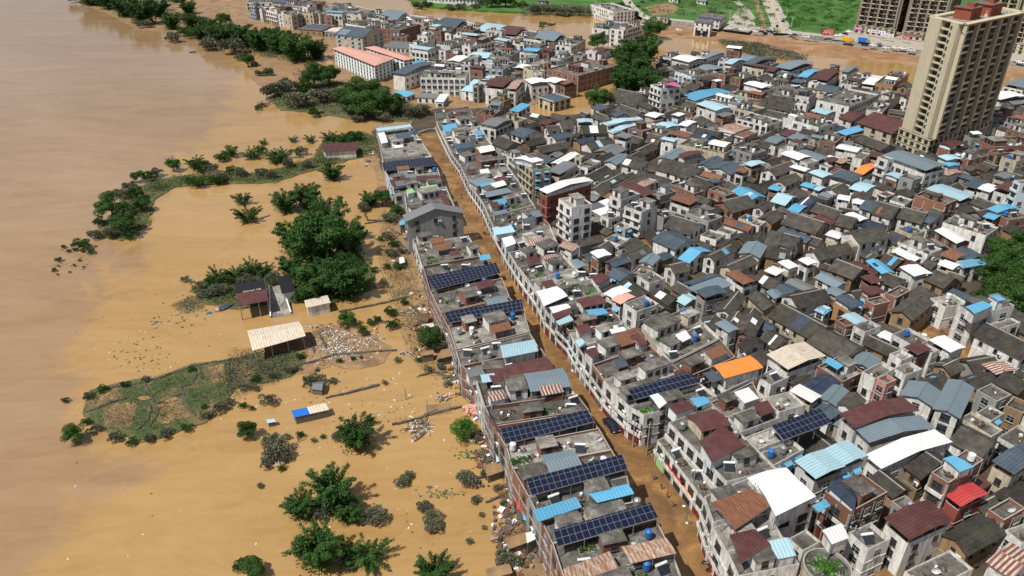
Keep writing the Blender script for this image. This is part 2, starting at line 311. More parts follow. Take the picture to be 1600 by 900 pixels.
# far bank with the white wall, top centre
sheet('far_bank',[(642,0),(650,9),(745,15),(800,18),(860,20),(935,22),(960,14),(985,20),(1040,26),(1120,30),(1200,20),(1200,-60),(560,-60)],1.5,'meadow',zb=-.5,rag=1.5)
# embankment on the right: water -> sand bank -> concrete slope -> road crest -> meadow
EB=[(1000,37),(1060,43),(1120,50),(1200,57),(1300,70),(1425,88),(1600,110),(1750,134),(2100,184)]
base_w=[un(*p) for p in EB]
def off(poly,d):
    out=[]
    for i,p in enumerate(poly):
        a=poly[max(0,i-1)]; b=poly[min(len(poly)-1,i+1)]; t=Vector((b[0]-a[0],b[1]-a[1])).normalized(); out.append((p[0]-t.y*d,p[1]+t.x*d))
    return out
def band(name,A,za,B,zb,mat,kind='structure'):
    m=MB()
    for i in range(len(A)-1): m.face([A[i]+(za,),A[i+1]+(za,),B[i+1]+(zb,),B[i]+(zb,)],0)
    return tag(m.build(name,[mat]),kind=kind)
L0=off(base_w,-34); L0=[un(x,y) for x,y in [(965,66),(1020,60),(1060,60),(1130,67),(1200,80),(1300,91),(1425,102),(1600,124),(1750,145)]]+[off(base_w,-14)[-1]]
L0=L0[:9]; 
L1=base_w; L2=off(base_w,6)
EZ=3.2
band('sand_bank',L0,-.05,L1,1.0,'sand_bank'); band('embankment_slope',L1,1.0,L2,EZ,'slope_concrete')
L3=off(base_w,15); band('embankment_road',L2,EZ,L3,EZ,'road_pale')
m=MB(); P=L3+[(3000,500),(3000,5000),(-500,5000),(L3[0][0]-30,700),(L3[0][0]-20,L3[0][1]+60)]
m.prism(P,EZ-3,EZ-.01,0); tag(m.build('meadow',['meadow']),kind='structure')
k=MB()
for i in range(len(L3)-1):
    a,b=L2[i],L2[i+1]; k.beam(a+(EZ+.15,),b+(EZ+.15,),.22,0,4); 
tag(k.build('kerb',['kerb']),kind='structure')
# rows of slope steps: thin concrete ribs down the slope
k=MB()
for i in range(len(L1)-1):
    n=6
    for j in range(n):
        t=j/n; a=[L1[i][q]*(1-t)+L1[i+1][q]*t for q in (0,1)]; b=[L2[i][q]*(1-t)+L2[i+1][q]*t for q in (0,1)]
        k.beam((a[0],a[1],1.05),(b[0],b[1],EZ+.02),.25,0,4)
    k.beam((L1[i][0],L1[i][1],1.05),(L1[i+1][0],L1[i+1][1],1.05),.4,0,4)
tag(k.build('slope_ribs',['concrete_frame']),kind='structure')
def road(name,pts,w0,z,mat='road_pale'):
    P=[un(x,y,z) for x,y in pts]; A=off(P,w0/2); B=off(P,-w0/2); m=MB()
    for i in range(len(P)-1): m.face([B[i]+(z,),B[i+1]+(z,),A[i+1]+(z,),A[i]+(z,)],0)
    return tag(m.build(name,[mat]),kind='structure')
road('far_road',[(1224,52),(1216,30),(1206,8),(1196,-14)],13,EZ+.02)
road('road_line',[(1224,52),(1216,30),(1206,8),(1196,-14)],.4,EZ+.035,'paint_yellow')
road('dirt_track',[(1030,38),(1000,22),(985,8),(975,-6)],7,EZ+.02)
road('dirt_path',[(1150,38),(1176,28),(1165,14),(1150,2)],5,EZ+.02)
road('red_path',[(1195,50),(1192,30),(1184,10),(1178,-5)],3.0,EZ+.024,'bank_mud')
sheet('paved_yard',[(1130,45),(1170,50),(1182,42),(1172,20),(1150,18)],EZ+.01,'road_pale',zb=EZ-.3)
sheet('shop_forecourt',[(1300,60),(1325,46),(1350,48),(1450,60),(1480,64),(1600,84),(1600,94),(1430,74),(1300,61)],EZ+.013,'road_pale',zb=EZ-.3)
sheet('brown_field',[(1005,12),(1040,4),(1060,10),(1050,22),(1020,24)],EZ+.012,'bank_mud',zb=EZ-.3,rag=1)

for k,(P,mt) in enumerate([([(940,600),(1190,500),(1205,585),(1000,650),(960,690)],'garden_green'),([(640,650),(720,625),(760,690),(700,705),(590,745)],'bank_mud'),([(720,720),(850,715),(860,800),(820,870),(650,880),(640,790)],'bank_mud'),([(860,740),(920,730),(930,800),(890,870),(810,880)],'garden_green'),([(1010,740),(1120,690),(1190,800),(1010,850),(980,800)],'bank_mud'),([(1150,640),(1330,600),(1320,700),(1240,780),(1190,730)],'garden_green'),([(1270,500),(1400,470),(1420,560),(1330,580)],'bank_mud'),([(1440,470),(1590,440),(1590,560),(1500,590)],'bank_mud'),([(760,620),(890,600),(930,660),(900,700),(830,690)],'garden_green')]):
    sheet('garden_plot',[(x/4,450+y/4) for x,y in P],.235+.004*k,mt,zb=.1,rag=.4)
# ---------------------------------------------------------------- buildings
RC={'t':'roof_tile','b':'metal_skyblue','l':'metal_paleblue','B':'metal_slate','N':'metal_navy','g':'metal_greyblue','w':'metal_white','m':'metal_maroon','r':'metal_rust','O':'metal_orange','R':'metal_red','y':'metal_cream','p':'metal_pink','P':'metal_magenta','s':'metal_striped','c':'roof_concrete','C':'roof_concrete_pale','e':'metal_green','d':'metal_darkrust','S':'solar_cells','G':'metal_grey'}
WC={'w':'wall_white','y':'wall_beige','p':'wall_cement','k':'wall_brick','u':'wall_yellowbrick','R':'wall_red','o':'wall_orange','P':'wall_pink','b':'wall_blue','x':'tower_cream'}
RN={'t':'dark tiled','b':'sky blue metal','l':'pale blue metal','B':'slate blue metal','N':'navy metal','g':'grey-blue metal','w':'white metal','m':'maroon metal','r':'rusty metal','O':'orange','R':'red metal','y':'cream metal','p':'pink','P':'magenta','s':'striped metal','c':'grey concrete','C':'pale concrete','e':'light green','d':'dark rusty','G':'grey metal'}
WN={'w':'white','y':'cream','p':'grey cement','k':'brick','u':'yellow brick','R':'red','o':'orange','P':'pink','b':'pale blue','x':'cream'}
# prototype pieces, shared by all their copies
def proto():
    D={}
    def win(wd,ht,fm,aw=False,bars=True):
        m=MB(); m.box((0,-.02,-ht/2),(wd+.16,.10,ht+.16),0); m.box((0,-.05,-ht/2+.08),(wd,.06,ht),1)
        if bars: m.box((0,-.09,-ht/2+.08),(.07,.04,ht),0); m.box((0,-.09,ht*.15),(wd,.04,.07),0)
        m.box((0,-.14,-ht/2-.06),(wd+.3,.24,.08),0)
        if aw: m.face([(-wd/2-.2,-.75,ht/2-.05),(wd/2+.2,-.75,ht/2-.05),(wd/2+.2,0,ht/2+.35),(-wd/2-.2,0,ht/2+.35)],2); m.face([(-wd/2-.2,-.75,ht/2-.08),(-wd/2-.2,0,ht/2+.3),(wd/2+.2,0,ht/2+.3),(wd/2+.2,-.75,ht/2-.08)],2)
        return mesh_only(m,'window',[fm,'glass_dark','awning_blue' if aw else fm])
    D['w0']=win(1.35,1.35,'frame_white'); D['w1']=win(1.0,1.25,'frame_dark'); D['w2']=win(1.9,1.45,'frame_white'); D['w3']=win(1.5,1.3,'frame_white',True); D['w4']=win(.7,.8,'frame_dark',False,False); D['w5']=win(1.7,1.5,'frame_dark')
    m=MB(); m.box((0,0,0),(1.5,1.8,.12),1); 
    m.face([(-.9,-.75,.35),(.9,-.75,.35),(.9,.55,1.25),(-.9,.55,1.25)],0); m.face([(-.9,-.75,.31),(-.9,.55,1.2),(.9,.55,1.2),(.9,-.75,.31)],1)
    m.beam((-1.05,.62,1.3),(1.05,.62,1.3),.24,2,8)
    for x in (-.8,.8): m.beam((x,.6,0),(x,.6,1.2),.04,2,4); m.beam((x,-.7,0),(x,-.7,.35),.04,2,4)
    D['heater']=mesh_only(m,'solar_water_heater',['glass_dark','steel','plastic_white'])
    for nm,mat in (('tank','steel'),('tank_b','tank_blue'),('tank_w','plastic_white')):
        m=MB(); m.beam((0,0,.5),(0,0,1.8),.62,0,10); m.beam((0,0,1.8),(0,0,2.05),(.62,.15),0,10)
        for a in range(4): m.beam((.45*math.cos(a*1.57),.45*math.sin(a*1.57),0),(.45*math.cos(a*1.57),.45*math.sin(a*1.57),.5),.05,1,4)
        D[nm]=mesh_only(m,'water_tank',[mat,'steel'])
    m=MB(); 
    for i in range(8):
        a0,a1=i/8*6.283,(i+1)/8*6.283
        m.face([(0,0,.9),(.7*math.cos(a0),-.25+.0*a0,.9+.7*math.sin(a0)),(.7*math.cos(a1),-.25,.9+.7*math.sin(a1))],0)
        m.face([(0,.02,.9),(.7*math.cos(a1),-.23,.9+.7*math.sin(a1)),(.7*math.cos(a0),-.23,.9+.7*math.sin(a0))],0)
    m.beam((0,0,0),(0,0,.9),.05,0,4); D['dish']=mesh_only(m,'satellite_dish',['plastic_white'])
    for nm,mat in (('plants','leaf_bright'),('plants2','leaf_broad')):
        m=MB(); rr=random.Random(5)
        m.box((0,0,0),(2.6,1.6,.3),1)
        for i in range(150):
            x,y,z=rr.uniform(-1.3,1.3),rr.uniform(-.8,.8),rr.uniform(.3,.9); s=rr.uniform(.1,.26); v1=Vector((rr.uniform(-1,1),rr.uniform(-1,1),rr.uniform(-.3,.6))).normalized()*s; v2=Vector((rr.uniform(-1,1),rr.uniform(-1,1),rr.uniform(-.3,.3))).normalized()*s; c=Vector((x,y,z))
            m.face([c-v1,c-v2,c+v1,c+v2],0)
        D[nm]=mesh_only(m,'planter',[mat,'concrete_frame'])
    m=MB(); m.box((0,-.3,0),(.9,.35,.65),0); m.box((-.1,-.5,.1),(.5,.04,.5),1); D['ac']=mesh_only(m,'air_conditioner',['plastic_white','frame_dark'])
    m=MB(); rr=random.Random(9)
    for i in range(14): m.box((rr.uniform(-1.1,1.1),rr.uniform(-.8,.8),0),(rr.uniform(.15,.7),rr.uniform(.15,.6),rr.uniform(.1,.6)),rr.choice([0,0,1,2,3,4]),rr.uniform(0,3))
    D['clutter']=mesh_only(m,'roof_clutter',['wood','plastic_white','frame_dark','steel','shutter_red'])
    return D
PR=proto()
FOOT=[]      # footprints: dict(poly, bbox, h, root, ...)
COVERS=[]
def blocked(x,y,z,me=None):
    for f in FOOT:
        bb=f['bb']
        if bb[0]<x<bb[1] and bb[2]<y<bb[3] and f is not me and f['h']>z and pip(x,y,f['poly']): return True
    return False
def overlaps(P,shr=.0):
    xs=[p[0] for p in P]; ys=[p[1] for p in P]; a,b,c,d=min(xs),max(xs),min(ys),max(ys)
    for f in FOOT:
        bb=f['bb']
        if bb[0]>b or bb[1]<a or bb[2]>d or bb[3]<c: continue
        if sat(P,f['poly']): return True
    return False
def sat(P,Q):
    for A,B in ((P,Q),(Q,P)):
        for i in range(len(A)):
            ex,ey=A[(i+1)%len(A)][0]-A[i][0],A[(i+1)%len(A)][1]-A[i][1]; nx,ny=ey,-ex
            pa=[nx*p[0]+ny*p[1] for p in A]; pb=[nx*p[0]+ny*p[1] for p in B]
            if max(pa)<min(pb)+.02 or max(pb)<min(pa)+.02: return False
    return True
def ccw(q):
    ar=sum(q[i][0]*q[(i+1)%4][1]-q[(i+1)%4][0]*q[i][1] for i in range(4))
    return q if ar>0 else [q[1],q[0],q[3],q[2]]
def lerp(a,b,t): return tuple(a[i]*(1-t)+b[i]*t for i in range(len(a)))
def plan(q,h,rt,rc,wc,name=None,label=None,cat=None,front=None,clean=False,fl=None,lab=None,hb=None,trace=True,group=None):
    q=ccw(q); cx=sum(p[0] for p in q)/4; cy=sum(p[1] for p in q)/4
    q=[(cx+(p[0]-cx)*(1-.04/max(1,math.hypot(p[0]-cx,p[1]-cy))),cy+(p[1]-cy)*(1-.04/max(1,math.hypot(p[0]-cx,p[1]-cy)))) for p in q]
    xs=[p[0] for p in q]; ys=[p[1] for p in q]
    wallh=h
    if rt=='M': wallh=h-2.1 if h>5.0 else h-.1
    if rt=='F': wallh=h-.55
    d=dict(poly=q,bb=(min(xs),max(xs),min(ys),max(ys)),h=wallh,top=h,rt=rt,rc=rc,wc=wc,name=name,label=label,cat=cat,front=front,clean=clean,fl=fl,c=(cx,cy),covers=[],trace=trace,group=group)
    FOOT.append(d); return d
def gable(m,q,z,rise,over,mat_top,mat_under,thick=.14,ridge=None):
    # roof with ridge parallel to edge 0
    c=Vector((sum(p[0] for p in q)/4,sum(p[1] for p in q)/4))
    P=[Vector(p) for p in q]; e0=(P[1]-P[0]).normalized(); e1=(P[3]-P[0]).normalized()
    P=[P[0]-e0*over-e1*over,P[1]+e0*over-e1*over,P[2]+e0*over+e1*over,P[3]-e0*over+e1*over]
    wdt=((P[3]-P[0]).length+(P[2]-P[1]).length)/2; dz=-over*2*rise/max(wdt,.1)
    a=(P[0].x,P[0].y,z+dz);b=(P[1].x,P[1].y,z+dz);cc=(P[2].x,P[2].y,z+dz);d=(P[3].x,P[3].y,z+dz)
    r0=(P[0]+P[3])/2; r1=(P[1]+P[2])/2; R0=(r0.x,r0.y,z+rise); R1=(r1.x,r1.y,z+rise)
    up=lambda p:(p[0],p[1],p[2]+thick)
    for lo0,lo1,hi1,hi0 in ((a,b,R1,R0),(cc,d,R0,R1)):
        m.face([up(lo0),up(lo1),up(hi1),up(hi0)],mat_top); m.face([lo0,hi0,hi1,lo1],mat_under)
        m.face([lo0,lo1,up(lo1),up(lo0)],mat_under); m.face([lo1,hi1,up(hi1),up(lo1)],mat_under); m.face([hi0,lo0,up(lo0),up(hi0)],mat_under)
    if ridge is not None: m.beam(up(R0),up(R1),.16,ridge,4)
    return R0,R1
def shed(m,q,z,rise,over,mt,mu,thick=.10):
    P=[Vector(p) for p in q]; e0=(P[1]-P[0]).normalized(); e1=(P[3]-P[0]).normalized()
    P=[P[0]-e0*over-e1*over,P[1]+e0*over-e1*over,P[2]+e0*over+e1*over,P[3]-e0*over+e1*over]
    Z=[z,z,z+rise,z+rise]; lo=[(P[i].x,P[i].y,Z[i]) for i in range(4)]; hi=[(p[0],p[1],p[2]+thick) for p in lo]
    m.face(hi,mt); m.face(list(reversed(lo)),mu)
    for i in range(4): j=(i+1)%4; m.face([lo[i],lo[j],hi[j],hi[i]],mu)
WCOUNT=0
def construct(d):
    """one building: an Empty at the base with wall, roof, window, balcony ... children"""
    global WCOUNT
    q0=d['poly']; cx,cy=d['c']; q=[(p[0]-cx,p[1]-cy) for p in q0]; h=d['h']; rt,rc,wc=d['rt'],d['rc'],d['wc']
    nm=d['name'] or {'G':'tile_roofed_house' if rc=='t' else 'metal_roofed_house','S':'metal_roofed_house','M':'canopied_house','F':'flat_roofed_house'}[rt]
    root=empty(nm,(cx,cy,.1)); d['root']=root; h=h-.1
    rr=random.Random(int(cx*131+cy*17)); px,py=pj(cx,cy,h); near=py>330; mid=py>150
    E=[]
    for i in range(4):
        a,b=q[i],q[(i+1)%4]; ln=math.hypot(b[0]-a[0],b[1]-a[1]); t=((b[0]-a[0])/ln,(b[1]-a[1])/ln); n=(t[1],-t[0]); mx,my=(a[0]+b[0])/2+cx,(a[1]+b[1])/2+cy
        E.append((a,b,ln,t,n,(-mx*n[0]-my*n[1])>0))
    m=MB(); m.prism(q,-.4,h,0,1 if rt in 'FM' else 0)
    fl=d['fl'] or max(1,round(h/2.75)); fh=h/fl
    if wc in 'kR' or (rr.random()<.5 and fl>1) :
        for a,b,ln,t,n,vis in E:
            if not vis: continue
            ang=math.atan2(t[1],t[0])
            for k in range(1,fl): 
                mdp=((a[0]+b[0])/2+n[0]*.03,(a[1]+b[1])/2+n[1]*.03,k*fh-.12); m.box(mdp,(ln-.02,.1,.24 if wc=='k' else .12),2 if wc!='w' else 0,ang)
            if wc=='k':
                nc=max(1,round(ln/3.6))
                for k in range(nc+1):
                    u=min(max(k/nc,.15/ln),1-.15/ln); m.box((a[0]+(b[0]-a[0])*u+n[0]*.035,a[1]+(b[1]-a[1])*u+n[1]*.035,0),(.3,.11,h),2,ang)
    if rt in 'FM' and not d['clean']:
        ph=rr.choice([.5,.8,.95]) if rt=='F' else .7
        for a,b,ln,t,n,vis in E:
            ang=math.atan2(t[1],t[0]); m.box(((a[0]+b[0])/2-n[0]*.11,(a[1]+b[1])/2-n[1]*.11,h-.003),(ln-.46,.2,ph),0,ang,2)
            m.box((a[0]-n[0]*.11+t[0]*.11,a[1]-n[1]*.11+t[1]*.11,h-.003),(.22,.22,ph+.06),0,ang,2)
    deck='roof_concrete_pale' if rc=='C' else 'roof_concrete'
    gm=MB()
    if rt=='G':
        wd=(math.dist(q[0],q[3])+math.dist(q[1],q[2]))/2; rise=wd*(.25 if rc=='t' else .16)
        R0,R1=gable(gm,q,h,rise,.5,0,1,ridge=(2 if rc=='t' and rr.random()<.45 else 0))
        m.face([q[3]+(h,),q[0]+(h,),((q[0][0]+q[3][0])/2,(q[0][1]+q[3][1])/2,h+rise)],0); m.face([q[1]+(h,),q[2]+(h,),((q[1][0]+q[2][0])/2,(q[1][1]+q[2][1])/2,h+rise)],0)
    elif rt=='S':
        ln=math.dist(q[0],q[3]); rise=.12*ln; shed(gm,q,h,rise,.3,0,1)
        m.face([q[0]+(h,),q[3]+(h,),q[3]+(h+rise,)],0); m.face([q[1]+(h,),q[2]+(h+rise,),q[2]+(h,)],0); m.face([q[2]+(h,),q[2]+(h+rise,),q[3]+(h+rise,),q[3]+(h,)],0)
    m.build('wall',[WC[wc],deck,'concrete_frame'],root)
    if rt=='G' and rr.random()<(.42 if rc=='t' else .15):
        s=rr.choice([0,1]); lo0,lo1=(q[0],q[1]) if s==0 else (q[2],q[3]); hi0=lerp(q[0],q[3],.5) if s==0 else lerp(q[1],q[2],.5); hi1=lerp(q[1],q[2],.5) if s==0 else lerp(q[0],q[3],.5)
        u0=rr.uniform(0,.6); u1=min(1,u0+rr.uniform(.15,.4)); v0=rr.choice([0,0,.3]); v1=rr.choice([.6,1,1])
        P_=lambda u_,v_: (lambda a_,b_:(a_[0]*(1-v_)+b_[0]*v_,a_[1]*(1-v_)+b_[1]*v_,h+rise*v_+.2))(lerp(lo0,lo1,u_),lerp(hi0,hi1,u_))
        pmb=MB(); F4=[P_(u0,v0),P_(u1,v0),P_(u1,v1),P_(u0,v1)]; pmb.face(F4,0); pmb.face([(x,y,z-.05) for x,y,z in reversed(F4)],0); cc=rr.choice('bwlgBNwmdG'); po_=pmb.build('roof_patch',[RC[cc]],root); po_['label']=RN[cc]+' sheet patched onto the roof'
    if rt in 'GS': gm.build('roof',[RC[rc],'wood' if rc=='t' else RC[rc],'concrete_frame'],root)
    if rt=='M':
        hm=d['top']-.1; wd=math.dist(q[0],q[3]); R0,R1=gable(gm,q,hm,min(.9,wd*.06),.4,0,0,.07)
        gm.build('canopy',[RC[rc]],root)
        if hm-h>1:
            pm=MB()
            for i in range(4):
                a,b=q[i],q[(i+1)%4]; n=max(1,round(math.dist(a,b)/3.5))
                pm.beam((a[0]*.97,a[1]*.97,hm-.25),(b[0]*.97,b[1]*.97,hm-.25),.06,0,4)
                for k in range(n): 
                    p=lerp(a,b,k/n); pm.beam((p[0]*.97,p[1]*.97,h),(p[0]*.97,p[1]*.97,hm+.05),.07,0,4)
            if rr.random()<.75:   # light infill walls under the canopy
                s=rr.uniform(.35,.85); o=rr.choice([-1,1])*(1-s)*.5
                u=Vector((q[1][0]-q[0][0],q[1][1]-q[0][1])); v=Vector((q[3][0]-q[0][0],q[3][1]-q[0][1])); c0=u*o
                w4=[c0-u*s*.48-v*.46,c0+u*s*.48-v*.46,c0+u*s*.48+v*.46,c0-u*s*.48+v*.46]; pm.prism([(p.x,p.y) for p in w4],h,hm-.25,1)
            pm.build('canopy_frame',['steel',WC[rr.choice('wwkyb') if wc!='w' else 'w']],root)
    # covers traced over this building
    for z,Q,c in d['covers']:
        Ql=[(p[0]-cx,p[1]-cy) for p in Q][::-1]; cm=MB(); wd=math.dist(Ql[0],Ql[3]); zz=z-.1
        if c=='S':
            shed(cm,Ql,zz-.45,.7,0,0,1,.06); o=cm.build('solar_array',['solar_cells','steel'],root)
        else:
            gable(cm,Ql,zz-.1,min(.5,wd*.05),.02,0,0,.06); o=cm.build('canopy',[RC[c]],root); o['label']=RN[c]+' canopy raised on posts'
        pm=MB()
        for i in range(4):
            a,b=Ql[i],Ql[(i+1)%4]; n=max(1,round(math.dist(a,b)/4))
            for k in range(n):
                p=lerp(a,b,k/n); p=(p[0]*.98,p[1]*.98)
                zt=zz-(.45 if c=='S' else .1)+((.75 if wd<6 else .75)*(0 if i==0 else 1 if i==2 else k/n if i==1 else 1-k/n)-.1 if c=='S' else 0)
                pm.beam((p[0],p[1],min(h,zz-1)),(p[0],p[1],zt),.07,0,4)
            if c!='S': pm.beam((a[0]*.98,a[1]*.98,zz-.2),(b[0]*.98,b[1]*.98,zz-.2),.06,0,4)
            elif i in (1,3): s0,s1=(-.53,.17) if i==1 else (.17,-.53); pm.beam((a[0]*.98,a[1]*.98,zz+s0),(b[0]*.98,b[1]*.98,zz+s1),.06,0,4)
            if c=='S' and i in (0,2): pm.beam((a[0],a[1],zz-.53+(.75 if i==2 else 0)*.9),(b[0],b[1],zz-.53+(.75 if i==2 else 0)*.9),.06,0,4)
        if c!='S' and wd>2.6 and rr.random()<.7:
            k=.84; c0=lerp(Ql[0],Ql[2],.5); pm.prism([(c0[0]+(p[0]-c0[0])*k,c0[1]+(p[1]-c0[1])*k) for p in Ql],h,zz-.3,1)
        pm.build('canopy_frame',['steel',WC['w' if rr.random()<.6 else 'b']],root)
    # windows, shutters, balconies on the faces the camera side shows
    if mid or nm!='':
        wk=rr.choice(['w0','w0','w1','w1','w2','w5','w5','w3' if rr.random()<.5 else 'w0']) if rt!='G' or rc!='t' else rr.choice(['w1','w1','w4','w0'])
        extra=MB(); nwin=0; xn=0
        for i,(a,b,ln,t,n,vis) in enumerate(E):
            if not vis or ln<2.2: continue
            ang=math.atan2(t[1],t[0]); isf=(d['front']==i)
            if isf:
                for k in range(1,fl):
                    z=k*fh; mx,my=(a[0]+b[0])/2,(a[1]+b[1])/2; bm=MB()
                    bm.box((mx+n[0]*.3,my+n[1]*.3,z-.12),(ln-.12,.6,.14),0,ang); bm.box((mx+n[0]*.58,my+n[1]*.58,z+.02),(ln-.12,.12,.8),0,ang)
                    for s in (-1,1): bm.box((mx+n[0]*.3+t[0]*s*(ln/2-.12),my+n[1]*.3+t[1]*s*(ln/2-.12),z+.02),(.1,.5,.8),0,ang)
                    bm.build('balcony',[WC[wc] if wc not in 'k' else 'wall_white'],root)
                ns=max(1,round(ln/3.4)); 
                for k in range(ns):
                    u=(k+.5)/ns; x,y=a[0]+(b[0]-a[0])*u,a[1]+(b[1]-a[1])*u; sm=MB(); sm.box((x+n[0]*.04,y+n[1]*.04,.1),(ln/ns*.78,.12,2.7),0,ang)
                    for e in (-1,1): sm.box((x+n[0]*.08+t[0]*e*ln/ns*.42,y+n[1]*.08+t[1]*e*ln/ns*.42,0),(.3,.2,3.0),1,ang)
                    sm.build('shop_shutter',[rr.choice(['shutter_red','shutter_red','shutter_grey','glass_dark','metal_greyblue']),WC[wc]],root)
            dens=2.9 if (isf or not rr.random()<.35) else 4.5
            nb=max(1,int(ln/dens))
            if wc=='k' and not isf and rr.random()<.5: nb=max(1,nb//2)
            for f in range(fl):
                z=f*fh+fh*.52
                if isf and f==0: continue
                if rt=='G' and f==0 and rr.random()<.4 : continue
                for k in range(nb):
                    u=(k+.5)/nb; x,y=a[0]+(b[0]-a[0])*u,a[1]+(b[1]-a[1])*u
                    if not isf and rr.random()<.14: continue
                    if blocked(cx+x+n[0]*.7,cy+y+n[1]*.7,z+.3,d): continue
                    kind='w5' if isf else wk
                    if nwin<100:
                        inst(PR[kind],'window',root,(x+n[0]*.01,y+n[1]*.01,z),ang); nwin+=1; WCOUNT+=1
                    else:
                        extra.box((x+n[0]*.02,y+n[1]*.02,z-.7),(1.4,.12,1.4),0,ang); xn+=1
                    if near and rr.random()<.10 and kind!='w3': inst(PR['ac'],'air_conditioner',root,(x+t[0]*1.2,y+t[1]*1.2,z-.6),ang)
        if xn: tag(extra.build('window',['glass_dark'],root),kind='stuff')
    # flat-roof furniture
    if rt=='F' and not d['clean']:
        u=Vector((q[1][0]-q[0][0],q[1][1]-q[0][1])); v=Vector((q[3][0]-q[0][0],q[3][1]-q[0][1])); lu,lv=u.length,v.length; ang=math.atan2(u.y,u.x); used=[]
        org=Vector(q[0])
        def spot(w,dd,tries=7):
            for _ in range(tries):
                s=rr.uniform((w/2+.4)/lu,1-(w/2+.4)/lu) if lu>w+1 else None; r_=rr.uniform((dd/2+.4)/lv,1-(dd/2+.4)/lv) if lv>dd+1 else None
                if s is None or r_ is None: return None
                p=org+u*s+v*r_
                if all(abs((p-p2).dot(u)/lu)>(w+w2)/2+.2 or abs((p-p2).dot(v)/lv)>(dd+d2)/2+.2 for p2,w2,d2 in used) and not any(pip(cx+p.x,cy+p.y,Q) for _,Q,_c in d['covers']):
                    used.append((p,w,dd)); return p
            return None
        area=lu*lv
        if area>45:
            W_,D_=rr.uniform(2.6,4.5),rr.uniform(2.4,min(5,max(2.5,lv*.5))); p=spot(W_,D_)
            if p:
                sm=MB(); sm.box((p.x,p.y,h),(W_,D_,2.4),0,ang); sm.box((p.x,p.y,h+2.4),(W_+.5,D_+.5,.16),1,ang)
                so_=sm.build('stair_room',[WC[wc if wc!='k' or rr.random()<.5 else 'w'],deck],root)
                wv=Vector((math.cos(ang),math.sin(ang))); nn=Vector((wv.y,-wv.x))
                if nn.y>0: nn=-nn
                pw=p+nn*(D_/2); inst(PR['w1'],'window',so_,(pw.x,pw.y,h+1.3),math.atan2(-nn.x,nn.y)+math.pi if False else math.atan2(nn.x,-nn.y))
        if area>60 and rr.random()<.6:
            W_,D_=min(lu*.55,rr.uniform(4.5,9)),min(lv*.55,rr.uniform(3.5,7)); p=spot(W_,D_,14)
            if p:
                hh2=rr.uniform(2.2,2.9); ub=MB(); ub.box((p.x,p.y,h),(W_,D_,hh2),0,ang); w4=[]
                for a_,b_ in ((-1,-1),(1,-1),(1,1),(-1,1)): x=p+u/lu*a_*W_/2+v/lv*b_*D_/2; w4.append((x.x,x.y))
                kk=rr.choice('cccCmwgd')
                if kk in 'cC': ub.box((p.x,p.y,h+hh2),(W_+.5,D_+.5,.18),1,ang)
                uo=ub.build('upper_storey',[WC[rr.choice('wwkyp')],'roof_concrete_pale' if kk=='C' else 'roof_concrete'],root)
                if kk not in 'cC': ub=MB(); gable(ub,w4,h+hh2,.5,.35,0,0,.08); ub.build('roof',[RC[kk]],uo)
                nn=Vector((u.y,-u.x))/lu
                if nn.y>0: nn=-nn
                for s_ in (-.3,0,.3):
                    pw=p+nn*(D_/2)+u/lu*W_*s_; inst(PR['w1'],'window',uo,(pw.x,pw.y,h+1.3),math.atan2(nn.x,-nn.y))
        for _ in range(min(6,int(area/30)+(1 if rr.random()<.5 else 0))):
            r=rr.random(); r2=0
            if r<.34: 
                p=spot(2.2,1.8); 
                if p: inst(PR['heater'],'solar_water_heater',root,(p.x,p.y,h),rr.choice([.0,.3,-.2])+.15)
            elif r<.56:
                p=spot(1.4,1.4)
                if p: inst(PR[rr.choice(['tank','tank','tank_b','tank_w'])],'water_tank',root,(p.x,p.y,h))
            elif r<.72:
                p=spot(2.8,1.9)
                if p: inst(PR[rr.choice(['plants','plants2'])],'planter',root,(p.x,p.y,h),ang,(rr.uniform(.7,1.5),rr.uniform(.7,1.4),1))
            elif r<.80:
                p=spot(1.2,1.2)
                if p: inst(PR['dish'],'satellite_dish',root,(p.x,p.y,h),rr.uniform(-.5,.5))
            else:
                W_,D_=rr.uniform(2.5,5.5),rr.uniform(2,4); p=spot(W_,D_)
                if p:
                    cm=MB(); w4=[p-u/lu*W_/2-v/lv*D_/2,p+u/lu*W_/2-v/lv*D_/2,p+u/lu*W_/2+v/lv*D_/2,p-u/lu*W_/2+v/lv*D_/2]; shed(cm,[(x.x,x.y) for x in w4],h+2.1,.35,0,0,0,.06)
                    for x in w4: cm.beam((x.x,x.y,h),(x.x,x.y,h+2.15),.05,1,4)
                    if rr.random()<.5: k=.9; cm.prism([((x.x-p.x)*k+p.x,(x.y-p.y)*k+p.y) for x in w4],h,h+2.0,2)
                    cc=rr.choice('bwlmmgwGBdm'); o=cm.build('canopy',[RC[cc],'steel','wall_white'],root); o['label']=RN[cc]+' canopy on the roof terrace'
        for _ in range(min(8,int(area/14))):
            p=spot(1.6,1.4,3)
            if p and near: inst(PR['clutter'],'roof_clutter',root,(p.x,p.y,h),rr.uniform(0,6),(rr.uniform(.5,1.1),)*3)
    return root
